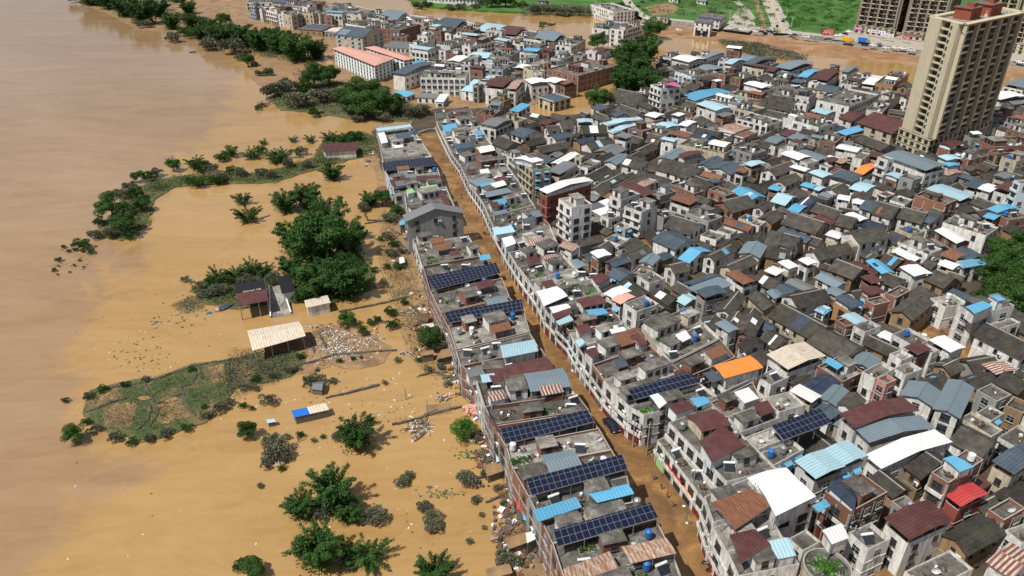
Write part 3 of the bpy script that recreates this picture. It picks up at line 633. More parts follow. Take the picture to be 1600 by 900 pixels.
# ---------------------------------------------------------------- building plan (photo crops 400x225 px read at 4x; h = roof height in metres)
def rec(ox,oy,txt):
    for line in txt.strip().splitlines():
        for s in line.split(';'):
            s=s.strip()
            if not s: continue
            lab=None
            if '|' in s: s,lab=s.split('|'); lab=lab.strip()
            p=s.split(); a=[float(v) for v in p[:7]]; h=kh(a[6],oy+a[3]/4)
            A,B,Cc=[un(ox+a[i]/4,oy+a[i+1]/4,h) for i in (0,2,4)]
            # square the corner up so the house is rectangular
            u=Vector((B[0]-A[0],B[1]-A[1])); v=Vector((Cc[0]-B[0],Cc[1]-B[1])); c=(Vector(A)+Vector(Cc))/2
            lu,lv=u.length,v.length
            if lu<1 or lv<1: continue
            pu=u/lu; s_=1 if pu.x*v.y-pu.y*v.x>0 else -1; pv=Vector((-pu.y,pu.x))*s_; bis=(pu+ (Vector((v.y,-v.x))*s_)/lv).normalized(); pv=Vector((-bis.y,bis.x))*s_
            lv=max(3.2,min(lv,34)); lu=max(3.2,min(lu,42))
            q=[c-bis*lu/2-pv*lv/2,c+bis*lu/2-pv*lv/2,c+bis*lu/2+pv*lv/2,c-bis*lu/2+pv*lv/2]
            q=[(x.x,x.y) for x in q]
            d=plan(q,h,p[7],p[8],p[9],label=lab); d['hand']=True
            if p[7]=='F' and h>9.4:
                Qx=d['poly']; d['front']=min(range(4),key=lambda i:(lambda a,b:(b[1]-a[1])/math.dist(a,b))(Qx[i],Qx[(i+1)%4])); d['hi']=True
            if 'clean' in p: d['clean']=True
def strip(left,right,specs,h,front,name,cat='shop house'):
    rh=(lambda y:rowh(y)) if h>6.6 else (lambda y:5.6)
    Lw=[un(x,y,rh(y)) for x,y in left]; Rw=[un(x,y,rh(y)) for x,y in right]
    for i,sp in enumerate(specs):
        if sp is None: continue
        p=sp.split(); hh=rh(left[i+1][1])+(float(p[0])-9.6)*.8 if h>6.6 else 5.6; q=[Lw[i+1],Rw[i+1],Rw[i],Lw[i]]
        if front==3:
            for a_,b_ in ((0,1),(3,2)):
                v_=(Vector(q[b_])-Vector(q[a_])).normalized()*.45; q[a_]=(q[a_][0]+v_.x,q[a_][1]+v_.y)
        else:
            for a_,b_ in ((1,0),(2,3)):
                v_=(Vector(q[b_])-Vector(q[a_])).normalized()*.6; q[a_]=(q[a_][0]+v_.x,q[a_][1]+v_.y)
        d=plan(q,hh,p[1],p[2],p[3],name=name,cat=cat,front=front); d['hand']=True
        if 'back' in p: d['front']=1
# west row of the main street (front = right-hand side, towards the street)
WL=[(587,199),(597,247),(601,266),(607,280),(612,290),(616,302)]; WR=[(642,194),(674,240),(684,257),(689,271),(692,283),(697,292)]
strip(WL,WR,['10 F C w','9.6 F c w','10 F c w','9.6 F c w','9 F c w'],10,1,'shop_house')
WL=[(632,306),(638,346),(638,352),(648,380),(660,418),(672,458),(688,490),(700,512),(712,548),(720,575),(742,592),(757,640),(770,668),(790,700),(800,735),(825,778),(845,815),(862,850),(880,905),(895,950),(910,1000)]
WR=[(700,295),(716,331),(722,338),(735,368),(757,402),(788,437),(800,465),(822,488),(832,520),(850,548),(872,583),(905,620),(925,645),(940,672),(960,705),(985,745),(995,785),(1030,812),(1060,870),(1075,910),(1100,960)]
strip(WL,WR,['10.5 F c w',None,'7.5 F c w','9.3 F c w','9.6 F c k','10 F c k','9.6 F c k','10 F C k','9.4 F c p','10 F c k','10 F c w','10 F c k','9.6 F c k','10.2 F C k','9.7 F c k','9.4 F c p','9.8 F c k','9.6 F c k','9.6 F c w','9.5 F C k'],10,1,'shop_house')
# east row (front = left-hand side, towards the street)
EL=[(678,172),(680,190),(687,206),(694,221),(703,238),(717,257),(724,272),(733,291),(753,318),(762,338),(771,357),(782,377),(793,396),(808,420),(824,441),(838,460),(849,484),(868,503),(887,521),(899,542),(922,573),(940,597),(958,617),(980,637),(1003,650)]
ER=[(733,163),(742,182),(752,198),(760,214),(770,227),(782,244),(795,261),(808,279),(820,299),(835,320),(846,341),(860,354),(870,377),(880,399),(900,420),(925,439),(940,459),(955,485),(972,506),(985,520),(1016,543),(1040,566),(1060,584),(1096,602),(1122,620)]
strip(EL,ER,['8.5 F c k','9 F c w','9.5 F C w','9.5 F c w','9.2 F c w','9.5 F c w','9.2 F C w','9.5 F c w','9.5 F c w','9.2 F c w','9.6 F c k','9.4 F C w','9.6 F c w','9.4 F c w','9.5 F C w','9.6 F c w','9.2 F c w','9.7 F c k','9.6 F C b','9.4 F c w','9.8 F c k','9.5 F C w','9.4 F c w','9.4 F c w'],9.5,3,'shop_house')
strip([(1041,665),(1132,756)],[(1112,638),(1215,735)],['10 F c w'],10,3,'corner_block')
strip([(1024,688),(1098,784)],[(1039,681),(1126,772)],['6.6 F c w'],6.6,3,'low_shop_block')
strip([(1096,782),(1110,822),(1132,860),(1150,900)],[(1168,752),(1200,796),(1226,838),(1250,880)],['10 F c w','9 F C w','9 F c w'],9.5,3,'shop_house')
# second row along the alley
strip([(1000,508),(1024,540),(1046,566),(1070,588)],[(1080,478),(1100,505),(1125,528),(1150,556)],['8.5 F C y','9 F c w','9 F c k'],8.5,3,'row_house','row house')
strip([(1082,608),(1100,628),(1128,655),(1150,682),(1172,708),(1198,738)],[(1150,572),(1180,590),(1200,630),(1225,655),(1245,680),(1270,700)],['9 F c w','9 F c k','9.4 F c w','9 F C w','9 F c w'],9,3,'row_house','row house')
rec(0,0,'2544 1380 2896 1332 2872 1300 12 G G p|building with the big bare grey gable wall beside the street')
FOOT[-1]['poly']=(lambda q:[q[1],q[2],q[3],q[0]])(FOOT[-1]['poly']); FOOT[-1]['name']='gable_wall_building'; FOOT[-1]['cat']='building'
# long white row across the north
fl_=[(508,14),(535,20),(565,27),(592,30),(620,35),(650,39),(680,43),(712,47),(745,52),(775,56),(805,59),(835,63),(865,69),(898,73)]; bk=[(x+17,y-12) for x,y in fl_]
Lf=[un(x,y,6.6) for x,y in fl_]; Bf=[un(x,y,6.6) for x,y in bk]
for i,s in enumerate('F c y/F C w/F c w/M g w/F c w/F c w/M B w/F c y/M l w/M m w/F c w/M g w/F c y'.split('/')):
    p=s.split(); d=plan([Lf[i],Lf[i+1],Bf[i+1],Bf[i]],6.6 if p[0]=='F' else 8.4,p[0],p[1],p[2],name='terrace_house',cat='terrace house',front=0); d['hand']=True
rec(400,0,'''225 20 395 58 455 18 9 F c y;-60 20 100 20 150 -30 6 F c w;100 0 215 30 250 0 7 M B w
65 65 130 82 275 62 9 F c w|white building with pale blue roof edge and arched windows by the bamboo
605 150 690 178 800 140 8 F c w;775 175 905 198 990 155 9 F c k
480 195 520 210 555 178 4 M y p
515 212 665 238 775 200 12 G B y|cream building with hipped slate blue roof behind the school
905 455 960 470 1065 395 9 M B w|long balconied house with slate roof beside the big dark tree
1025 482 1308 486 1330 440 10 F c w;1130 440 1220 455 1250 405 9 F C p;1140 278 1220 292 1330 250 9 F c w;1305 288 1350 300 1470 260 9 F c w
1350 350 1450 368 1480 335 8 M l w;1455 350 1600 370 1650 320 9 F c p;1460 420 1560 440 1600 390 9 F c p
860 585 940 608 990 592 2.6 S b w;1020 605 1130 620 1135 600 3 S G w;1135 635 1180 640 1190 606 3 S w w
1315 575 1400 600 1405 520 5 S l w;1400 500 1465 530 1480 480 9 F c w;1465 530 1560 548 1600 490 10 M m w;1560 550 1640 560 1660 500 10 M s w
1385 712 1490 728 1560 660 8 F c k;1410 775 1500 798 1600 745 8 M G w;820 290 960 310 985 285 3 S G w;340 175 420 200 430 170 4 M B u;1490 620 1560 640 1600 600 6 F c u''')
rec(800,0,'''535 30 610 78 722 62 8 F c w;567 175 640 195 672 145 10 F c w;665 178 728 195 775 150 11 F c w
305 442 430 500 580 400 9 F c k;480 395 540 405 583 368 9.5 M w w;105 500 115 528 205 510 9 M w w;210 500 270 530 335 500 8.6 M w w;330 515 345 540 425 495 8 M d k
238 402 300 418 335 385 9 F c w;70 395 130 410 150 370 8 F c w;200 612 262 648 335 615 5 M B y|cream house with slate roof alone beside the muddy canal
70 320 160 345 200 300 7 F c w;0 345 60 355 100 310 8 F c p;250 365 330 375 380 340 8 F c w;410 350 470 360 500 325 6 M m k;500 320 560 330 610 305 5 M m w
880 532 935 562 1042 540 14 F c w|slim white seven storey block with a magenta roof canopy
1018 450 1122 482 1285 455 9 F c w|white building with a faded green mural painted on its end wall
955 352 1010 372 1060 338 6 F c w;1045 365 1110 395 1160 365 7 M w w;1180 378 1225 390 1330 312 7 M g w;1160 345 1230 355 1250 330 6 F c w;1250 380 1340 390 1365 345 6 F c w
1350 395 1390 405 1425 370 7 M l w;1485 400 1530 412 1580 360 7 M B w;1430 375 1500 385 1520 350 6 M g k
1095 608 1165 640 1335 572 5.5 M b k|long house with a sky blue metal roof beside the white four storey block
1178 650 1270 695 1348 672 10 M l w|four storey cream block with flat white-blue metal canopy
1305 455 1340 478 1385 452 8 F c k;1400 482 1440 500 1500 470 9 F c k;1480 522 1560 555 1600 535 9 M w w;1170 420 1260 440 1320 420 6 M g w
685 625 860 700 885 640 4.5 G t w|long hall with a dark tiled roof beside the slim seven storey block
1340 580 1570 652 1610 615 6 F c y;1240 625 1480 715 1540 680 6 F c y;1460 740 1600 800 1640 750 6 F c w
1310 805 1400 840 1480 800 5 M r w;1400 855 1450 870 1530 830 5 M d w;1275 830 1370 855 1400 830 5 M m b
585 775 610 792 800 745 5 M l w;605 822 640 835 790 785 5 M l w;915 785 950 812 1020 782 6.6 M l w;1040 785 1100 805 1160 755 7 M w w
395 740 440 755 520 770 6 M l w;640 715 660 730 705 710 6 M B w;1150 755 1180 790 1260 770 7 G t w;1070 650 1150 700 1160 640 5 G t k
855 720 900 740 930 715 6 M w y;880 830 960 860 990 820 7 F c k;255 850 320 820 340 850 5 G B w;180 770 220 785 270 755 6 M m k
780 580 830 600 880 575 5 F c w;10 690 50 705 90 670 6 S b w;30 835 70 870 150 830 6 G B w;290 770 350 760 370 800 6 G t w;500 730 560 755 620 740 6 G t w''')
rec(1200,0,'''95 422 165 442 240 385 7 M g w;215 400 250 410 275 392 6.6 M l w;218 478 265 488 295 438 7 M b w;300 492 390 508 425 440 7 M m w;395 482 460 498 522 410 8 M g w;5 442 55 452 80 405 7 M m w
470 522 580 542 640 468 6 F c w;590 532 680 548 730 470 6.6 M w w;700 528 810 548 850 455 7 F c o|orange-fronted house with a maroon upper canopy beside the tan canal
-10 530 30 560 80 520 6.8 F c w;65 592 140 612 210 545 7.5 F c w;165 602 280 625 310 570 7.5 F c w;295 562 420 582 450 545 6 M B w
310 628 510 672 690 592 9 F c w|broad white four storey block with blackened flat roof left of tower
600 688 700 700 780 650 8 F c w;495 742 540 768 590 725 6 G m w;0 672 120 692 165 640 6 G t w;80 732 330 822 440 775 7 F c w
470 832 500 855 560 822 6 S b k;565 815 690 900 820 770 7 G m y;90 842 130 855 180 820 6 M m k;140 862 200 882 245 850 6 M g w;0 882 60 902 100 862 6 M g w;320 880 420 900 470 860 7 F c k
1430 602 1480 636 1540 590 6 M w w;1490 636 1530 650 1590 600 6 M m w;1545 530 1640 560 1700 500 7 M g w;1310 880 1420 930 1700 900 7 F c k;1400 700 1470 730 1540 700 5 F c k;1380 745 1420 760 1470 740 4 F c y;1480 750 1560 790 1640 760 6 F c p
150 510 210 520 240 500 6 M B w;20 500 80 510 120 480 7 F c w;700 610 760 640 800 600 6 F c y''')
rec(800,225,'''-10 110 42 188 218 145 13 F c y|cream four storey block with a white roof canopy right of street
158 285 208 308 515 228 16 M w R|tall red walled block with a folded white metal roof
285 345 375 402 508 378 16 F C w|white eight storey block with blue roof edge and rounded balconies
700 392 810 432 912 388 12 F C w|white balconied block right of the tall white eight storey block;640 322 690 360 770 305 13 F c w;525 442 600 478 705 450 8 F C w
470 205 540 140 590 158 5.5 G t w;525 228 600 165 645 180 5.5 G t w;575 250 650 182 695 200 5.5 G t w;640 275 710 215 790 245 5 G t w
270 122 360 52 395 62 6 G w k;600 112 660 60 720 80 6 G g w;640 110 790 160 835 112 6.5 G t w;765 278 800 290 890 232 6 M r w
925 155 1060 205 1125 150 5.6 G t w;1060 205 1085 215 1180 160 6 G t w;1065 72 1085 88 1180 52 8 M m w;945 88 1000 25 1060 45 6 G g w
1180 130 1240 75 1300 95 6 G B w;1250 152 1300 108 1420 150 6 G B w;1425 142 1450 162 1555 112 8 M l y;1060 5 1330 75 1380 25 8 F c y;1375 25 1500 72 1590 40 9 F c p;1180 152 1210 180 1250 162 6.6 M b w
1200 195 1290 230 1310 205 6 G d w;1115 255 1170 285 1250 245 7.5 G t y;1070 248 1125 275 1160 218 7 F C w;1210 228 1240 250 1310 232 7 M B y
1400 298 1480 360 1560 330 6 G b w;1280 372 1400 325 1500 385 6 G t k;1262 378 1345 352 1400 400 6 G B k;1058 425 1230 472 1345 452 9 F c p|weathered grey cement block with small windows amid the tiled roofs
905 598 1020 668 1125 608 7 G B w;950 515 1110 562 1205 508 7 G t w;1075 722 1120 748 1212 665 6 G b w;1195 700 1330 642 1400 668 6.5 G t w
1220 772 1290 802 1390 705 6 G N w;1310 765 1440 702 1525 742 6.5 G t y;1410 682 1480 622 1600 640 6 G g w;1345 592 1400 545 1530 590 6 G t k;1340 492 1470 548 1500 518 6 G d w
685 692 800 640 870 672 6.5 G t w;685 652 790 612 850 640 6 G l w;770 742 850 682 950 702 6 G g w;500 678 540 710 612 690 8 M w k;455 872 500 902 600 832 7 M m w;290 652 345 692 395 642 8 M s w
1440 832 1490 862 1540 850 7.5 M m w;1070 900 1300 832 1400 880 8 M g w;1450 30 1500 -20 1590 10 6 G t w;420 140 520 170 590 120 7 F c w;330 250 380 190 440 210 6 G t u;0 330 60 350 150 330 7 F c k;340 740 400 790 470 760 7 M g w
590 600 680 640 720 600 5 F c w;560 560 620 590 700 570 5 F c k;780 820 860 870 960 840 7 F c w;620 820 680 860 750 810 6 G B w;1130 370 1200 400 1260 360 6 G t y;880 300 930 330 1010 290 7 F c p;1130 900 1200 940 1260 890 7 F c k
960 760 1040 740 1100 790 6 G t w;600 740 680 700 720 730 6 G B k;870 440 950 480 1030 440 9 F c p;1500 400 1560 350 1640 380 6 G t w;1550 470 1600 420 1680 450 6 G t u;1420 470 1500 500 1540 470 5 F c y''')
rec(1200,225,'''95 62 190 102 250 78 7 M w w;215 108 255 128 305 102 7 F C w;170 52 320 98 390 85 6.6 M g w;370 102 395 112 440 92 7.5 M m k;430 112 465 128 510 98 7.5 M r k;525 82 580 92 650 58 10 F c w
740 72 985 170 1095 132 12 M g w|large hall under an arched grey-blue metal roof left of tower base
690 78 750 102 785 90 14 F c w|narrow beige shaft with small square windows beside grey arched hall
830 208 910 238 950 215 10 F c p;555 178 600 192 680 132 7 M O w|small house with a faded orange roof left of the narrow beige shaft
500 182 530 198 560 172 7 M B k;425 168 470 182 500 168 7.5 F c k;260 178 340 208 405 190 7 M l w;50 238 120 190 190 215 6.5 G t w;-5 172 70 112 140 145 6.5 G t w;215 258 275 278 295 258 7 M b k;275 282 320 300 360 268 6.6 M l w;10 278 60 292 85 270 6.6 M b k
350 290 400 245 510 288 5.6 G t w;435 322 480 272 545 288 6.5 G g w;510 278 600 302 670 262 7 M l w;520 332 560 288 650 312 6.5 G t w;50 360 118 388 155 330 6 G l w;30 348 50 360 95 312 5.6 G N w;130 412 190 428 235 388 6.6 M b w;110 322 160 280 250 312 5.6 G t w
225 392 250 405 300 342 5.6 G N w;300 378 340 398 362 352 6 G m w;435 342 500 352 515 328 7 M w w;540 368 590 378 605 355 7 M w w;590 402 655 428 705 370 6.6 G B w;665 432 770 468 830 412 6.6 G t w;780 492 920 532 1000 445 6.6 G t w;820 535 900 578 970 548 5.6 F c y|curved cream wall house on the bend of the tiled lane
950 482 1000 502 1105 462 7 G B w;940 325 1115 395 1160 352 9 F c k|brick three storey house with arched windows near the right edge;1025 282 1200 362 1265 322 7 M l w;1225 358 1265 372 1330 332 6.6 M r w;1075 202 1110 218 1180 168 7 M s w;1250 262 1310 282 1360 232 7.4 M B w;1320 278 1390 302 1445 268 7.4 M w w
1070 78 1120 102 1205 92 8 M l w;1100 122 1130 142 1190 130 6.8 M b w;1225 92 1290 132 1330 55 8 F c k;1320 72 1350 92 1445 85 8.4 M w k;1470 88 1560 118 1640 82 9 F C y;1300 22 1420 62 1700 40 7 F c k
1560 232 1580 248 1700 232 16 F b b|pale blue windowless block cut by the right edge;1400 412 1440 432 1535 392 8 M b k;1355 458 1400 472 1445 445 7 M b k;1450 445 1510 482 1620 450 7 F c k;1105 488 1370 578 1430 520 8.4 F c w|white house with blue windows and arches left of the big round tree
1080 545 1170 622 1235 605 7 G w k;440 578 0 0 0 0 0 skip'''.replace(';440 578 0 0 0 0 0 skip','')+'''
575 617 760 580 640 522 8.5 G t w|large white gabled house with a dark tiled roof and tall windows;590 512 700 545 750 512 5 G N w;370 568 440 592 470 562 7 M w y;495 442 570 482 610 465 7 M w w;425 502 510 522 560 472 7.5 G t y;315 462 380 512 425 490 6.6 G m w
100 495 300 572 370 505 6.5 G t y;80 550 240 625 300 572 5.5 G B y;70 625 150 645 210 590 6.5 G t w;-20 645 60 665 100 560 5.6 G t w;330 728 520 672 440 622 7 G t w;-20 702 110 722 150 670 5.6 G t u;90 742 130 782 170 762 7 M w y;205 728 245 752 300 735 7 M w w
0 795 50 822 85 790 6.6 M w w;0 835 60 862 110 832 6 G g w;660 738 700 812 745 798 7 G b w;520 742 670 832 700 810 6.6 G m w;680 742 790 792 880 732 6.8 G t u;820 672 900 738 925 718 6 G w w;815 612 1000 692 1085 655 7 F C w;1075 692 1160 722 1240 692 7 M d w
1070 752 1150 782 1190 755 7 M w y;1225 762 1240 792 1365 738 6 M b w;865 778 915 832 985 800 9 M w w|white tower-like house with a small blue window;940 862 990 888 1130 822 7 M l w;810 782 860 802 960 752 6 G m w;595 832 650 872 705 855 7 M m k;400 785 540 862 600 790 6.8 G t u;320 835 420 902 470 870 6.6 G g w
760 600 820 640 860 590 6 G t y;1010 440 1060 460 1100 430 6 G t w;330 130 380 150 420 130 6 F c w;770 350 860 380 900 345 6 F c w;690 320 740 340 790 320 6 M m w;1290 500 1340 530 1400 500 6 F c w;600 650 680 690 740 640 5.5 G t w;180 480 240 500 280 460 5 G t w
1190 640 1250 660 1300 620 6 M w u;250 620 300 640 350 600 5 G t y;600 700 640 730 700 710 5 G t k;960 760 1020 790 1070 750 6 G t w;1380 300 1440 330 1500 300 7 F c p;960 700 1030 730 1080 700 6 F c y;720 860 800 900 850 850 6.5 G t w;1000 850 1100 900 1180 850 7 G t u;1120 840 1190 860 1230 830 6 G t w''')
rec(800,450,'''690 98 780 152 925 105 10 F c w|white three storey house with rounded balconies right of the street;520 68 560 88 735 15 8 M w w;645 78 680 108 745 48 8 M p w
950 88 1000 118 1165 5 6 G l w;1030 82 1075 112 1160 65 6 G l y;1165 22 1210 62 1330 22 10 M B p|tall grey cement house with slate roof above two old tiled houses;1205 120 1320 20 1470 55 7 G t w;1245 195 1370 92 1505 118 7 G t k;1285 265 1400 162 1590 195 7 G t k;895 188 960 218 1190 150 8 F c w
960 252 1035 312 1205 262 7.4 G B w|house with a deep blue gabled roof above the maroon canopy;1445 332 1500 362 1600 262 6.6 G N w;1400 370 1450 420 1600 330 6 G t w
1330 622 1370 678 1600 585 8 F c w;1400 672 1450 738 1560 695 9.4 M w w;1480 742 1560 802 1640 762 8 F C w;1130 440 1180 470 1420 360 8.6 F C k''')
rec(1200,450,'''195 130 375 75 285 0 7.4 G t w|old house with crumbling whitewashed gable and dark tiled roof;30 172 275 328 395 255 6.6 G t y|long dark tiled building with a cream eaves wall, upper half;290 342 465 468 580 378 6.6 G t y|long dark tiled building with a cream eaves wall, lower half
5 418 125 502 350 422 9.5 M y w|house under a broad cream corrugated roof streaked with rust;375 22 430 52 470 22 7.6 M g k;440 62 520 128 580 102 8.4 M B o;600 12 640 42 720 22 8.6 M m k;620 82 660 112 750 82 9 F c k;745 42 790 62 880 12 8.6 F c k
870 175 1060 100 930 65 8.4 G t u|big old house of yellow brick with dark tiled gable above muddy yard;300 148 340 168 390 128 6 M b w;340 178 380 202 450 182 4.4 F c y;545 248 610 292 690 242 8 F c w;560 218 680 252 745 235 8.8 M m w;750 188 870 255 940 232 6.6 G B u
765 292 915 368 1030 330 8 F c w;930 372 1020 412 1115 385 8 F c w;1025 328 1140 398 1220 368 9.2 M w w|house with a broad flat white canopy beside the muddy yard;1190 118 1300 182 1535 115 11 F c w|white three storey house with sky blue canopies near right edge
1310 292 1580 442 1690 380 8 G t w;1370 232 1440 275 1600 205 8 F c w;1020 62 1110 122 1250 92 8.4 F C w;465 475 570 390 755 440 6.6 G g w|house with pale blue and grey metal gable above green roof garden;590 532 670 580 790 512 9.2 F c w|white house with a patch of bright grass on its roof;660 572 740 627 820 582 9.2 F c P|pink fronted house with a bare concrete roof terrace
765 422 830 462 900 430 8.4 F C w;785 512 850 552 960 512 8.4 F c w;1150 545 1200 500 1110 440 8.4 G t u;1190 572 1330 532 1440 590 6.6 G t u;1435 592 1560 662 1640 600 6.6 G t u;1375 492 1430 542 1520 502 7 M s k;1330 488 1370 492 1410 472 6 G m k
220 622 335 540 430 590 6.8 G N w;275 697 420 602 545 640 6.8 G g w;380 722 500 647 645 702 6.6 G t w;290 752 330 722 430 780 5.6 G B w;0 695 70 790 210 720 8.4 F C w|pale bare concrete roof house left of the blue metal gable
-50 852 20 892 165 808 9.6 M l w;485 805 560 882 905 745 10 M m w|house under a long maroon metal roof with a low ridge;570 892 640 962 1020 865 9 M g w;820 667 910 602 1095 650 7.6 G g w|twin house with two steel blue metal gables;1000 742 1180 602 1320 635 9.6 G g w|tall house with sloping steel blue roof and bright white terrace
1330 640 1440 720 1500 660 9 F c p;1475 742 1590 792 1650 735 8.4 F c u;760 642 850 572 950 600 6 G t w;960 592 1040 542 1140 590 6.6 G t u;1110 420 1190 460 1290 440 6 M d w;700 300 760 330 800 300 6 M w w;980 240 1010 300 1020 200 3 F c y;-60 560 20 620 120 560 8 F c w;120 500 230 560 370 500 8 F c w
580 160 640 200 700 170 6 F c w;480 180 540 230 600 200 7 M l w;860 620 900 650 940 600 6 F c w;60 20 120 60 180 10 5.6 G B w;-20 20 40 70 120 60 6 G g w;-60 330 40 380 140 320 5.6 G t w;-80 250 0 290 80 240 5 G B w;1300 780 1400 840 1480 780 7 F c w;1150 700 1250 740 1330 690 8 F C w''')
rec(1200,675,'''75 112 165 192 355 105 10 M l w;190 188 300 287 460 208 10 M l w;345 117 460 210 620 145 10 M l w;625 152 710 222 1130 55 9.4 M w w|house under a long white metal roof folded along its middle;555 92 625 147 880 25 8.8 M g w
620 285 790 442 910 372 7 G t u;880 242 970 332 1130 172 7 G t u;355 375 520 507 745 380 11 F c k|concrete roofed brick house with a black awning over its terrace;1000 242 1110 302 1370 180 14 F c k|tall narrow house of raw brick bands with a blue striped canopy
1100 402 1200 482 1380 375 10 M R R|house with bright red metal roof and two blue skylights;755 547 890 672 1130 545 10 M m w|house under a wide plain maroon metal roof;490 632 620 742 870 640 8 F c w;650 700 740 800 870 740 7.6 F c w
860 872 1000 1002 1280 850 8 F c w;1095 647 1320 507 1475 625 7 G t u;1330 492 1470 592 1650 480 9 F c k;1410 182 1530 252 1700 155 9.6 M B y;1500 282 1600 332 1700 265 8.6 M B y;1395 822 1510 902 1640 775 8 M s w|small house with a striped rust and white metal roof;1330 740 1400 780 1500 700 6 G t w
-110 292 60 517 295 430 10.6 M w w|house under a big bright white metal roof at the block corner;60 655 210 777 400 692 10 F c w;-20 762 60 842 140 800 9 F c w;1500 640 1560 690 1700 640 7 F c w;900 500 960 450 1000 480 5 G t w;820 180 860 130 900 160 6 G t u;1180 870 1300 960 1400 900 6 G t u
1160 60 1330 160 1420 60 7 G t w;1330 60 1420 140 1560 60 7 G t w;440 560 500 600 560 560 5 F c w;760 380 860 450 930 400 5 G G w;130 230 200 290 250 250 8 F c w;440 200 520 260 600 210 8.6 F c k''')
# canopies and solar arrays over the row roofs: photo px corners, height, colour
for s in '''597 255 676 246 681 256 600 265 12 S;758 577 853 557 870 583 770 598 12 m;726 578 752 573 758 584 732 590 12 G;666 434 775 412 782 424 679 450 12 S;694 491 815 469 818 481 702 502 12 S;782 672 918 642 929 656 790 691 12 S;822 750 972 712 981 730 831 771 12.3 S
864 830 1016 787 1029 806 872 851 12.2 S;980 610 1077 582 1094 595 992 622 12 S;1205 667 1280 640 1301 657 1225 685 12 S;587 200 641 194 642 198 590 205 12 l;590 208 600 206 606 222 596 224 12 w;618 210 640 206 642 214 620 218 12 B
608 281 640 276 642 284 612 290 11 m;650 275 686 273 688 280 655 282 11 m;656 292 682 288 686 294 660 298 12 e;634 297 644 294 648 300 637 303 12 e;682 298 690 296 704 318 697 322 12 m
781 540 835 530 841 548 786 559 12 l;845 440 862 436 868 445 852 450 12 m;838 455 870 447 887 462 850 478 12 w;858 480 885 474 892 480 866 492 12 w;862 490 890 481 894 489 866 498 12 m;915 484 942 481 951 489 922 495 12 b;868 502 890 492 896 500 874 508 12 l
898 533 908 528 914 535 905 542 12 l;912 548 925 543 938 552 926 560 11.6 m;980 520 993 516 1012 537 1000 540 12 m;952 515 975 510 978 516 956 521 12 w;1042 632 1072 625 1087 636 1057 647 12 m;1077 622 1100 619 1110 628 1090 636 12 b;1015 618 1028 614 1042 629 1030 638 12 w
757 640 762 648 782 672 776 674 12 m;838 597 872 596 881 612 848 618 12 s;760 612 785 608 792 622 766 628 12 s;832 797 900 776 909 792 841 815 11.6 b;917 770 981 756 991 771 934 785 11.6 b;820 743 880 727 883 733 822 750 11.6 g
880 889 952 861 967 887 885 912 11.8 r;971 854 1041 840 1057 864 986 880 11.8 r;1093 690 1128 664 1165 696 1112 722 12.6 m;1111 785 1172 763 1208 787 1148 827 12.6 d;1180 752 1230 738 1275 775 1212 806 12.6 w;1140 835 1178 826 1204 850 1156 880 11.5 m
1315 563 0 0 0 0 0 0 0 x;1115 571 1172 555 1193 574 1132 591 12.2 O;1098 583 1115 578 1130 592 1112 597 11.2 B;1508 479 1535 470 1551 478 1523 490 13.4 b;1546 462 1560 461 1572 468 1560 470 13.2 b;1340 766 1316 745 1293 760 1335 797 13 N
1285 828 1315 817 1326 840 1300 850 12.4 w;1474 716 1490 711 1522 729 1500 737 16 b;802 247 822 242 850 250 832 254 15 w;1037 132 1048 127 1061 131 1057 135 16.4 P;1378 123 1395 121 1407 124 1403 129 9 m;1290 780 1298 790 1280 800 1270 790 12 b
731 283 755 276 776 284 745 291 11.6 g;755 300 792 293 800 300 762 308 11.6 g;748 285 768 280 772 290 752 294 11.4 b;762 314 775 312 780 322 768 324 11.5 m;768 356 798 350 805 362 774 367 11.8 l;784 372 800 368 806 380 790 386 11.8 w;820 372 845 367 854 381 828 384 11.6 s
690 196 712 192 716 202 694 206 11.4 b;708 226 735 221 740 229 712 234 11.6 B;818 404 838 399 846 409 826 414 11.4 m;845 400 868 396 874 406 852 412 11.4 s;742 205 752 203 756 210 746 212 11.3 b;700 600 0 0 0 0 0 0 0 x'''.replace('\n',';').split(';'):
    p=s.split(); 
    if p[-1]=='x': continue
    a=[float(v) for v in p[:9]]; a[8]=rowh((a[1]+a[5])/2)+(a[8]-9.7) if a[8]<13 else a[8]*.88; Q=[un(a[2*i],a[2*i+1],a[8]) for i in range(4)]; COVERS.append((a[8],Q,p[9]))
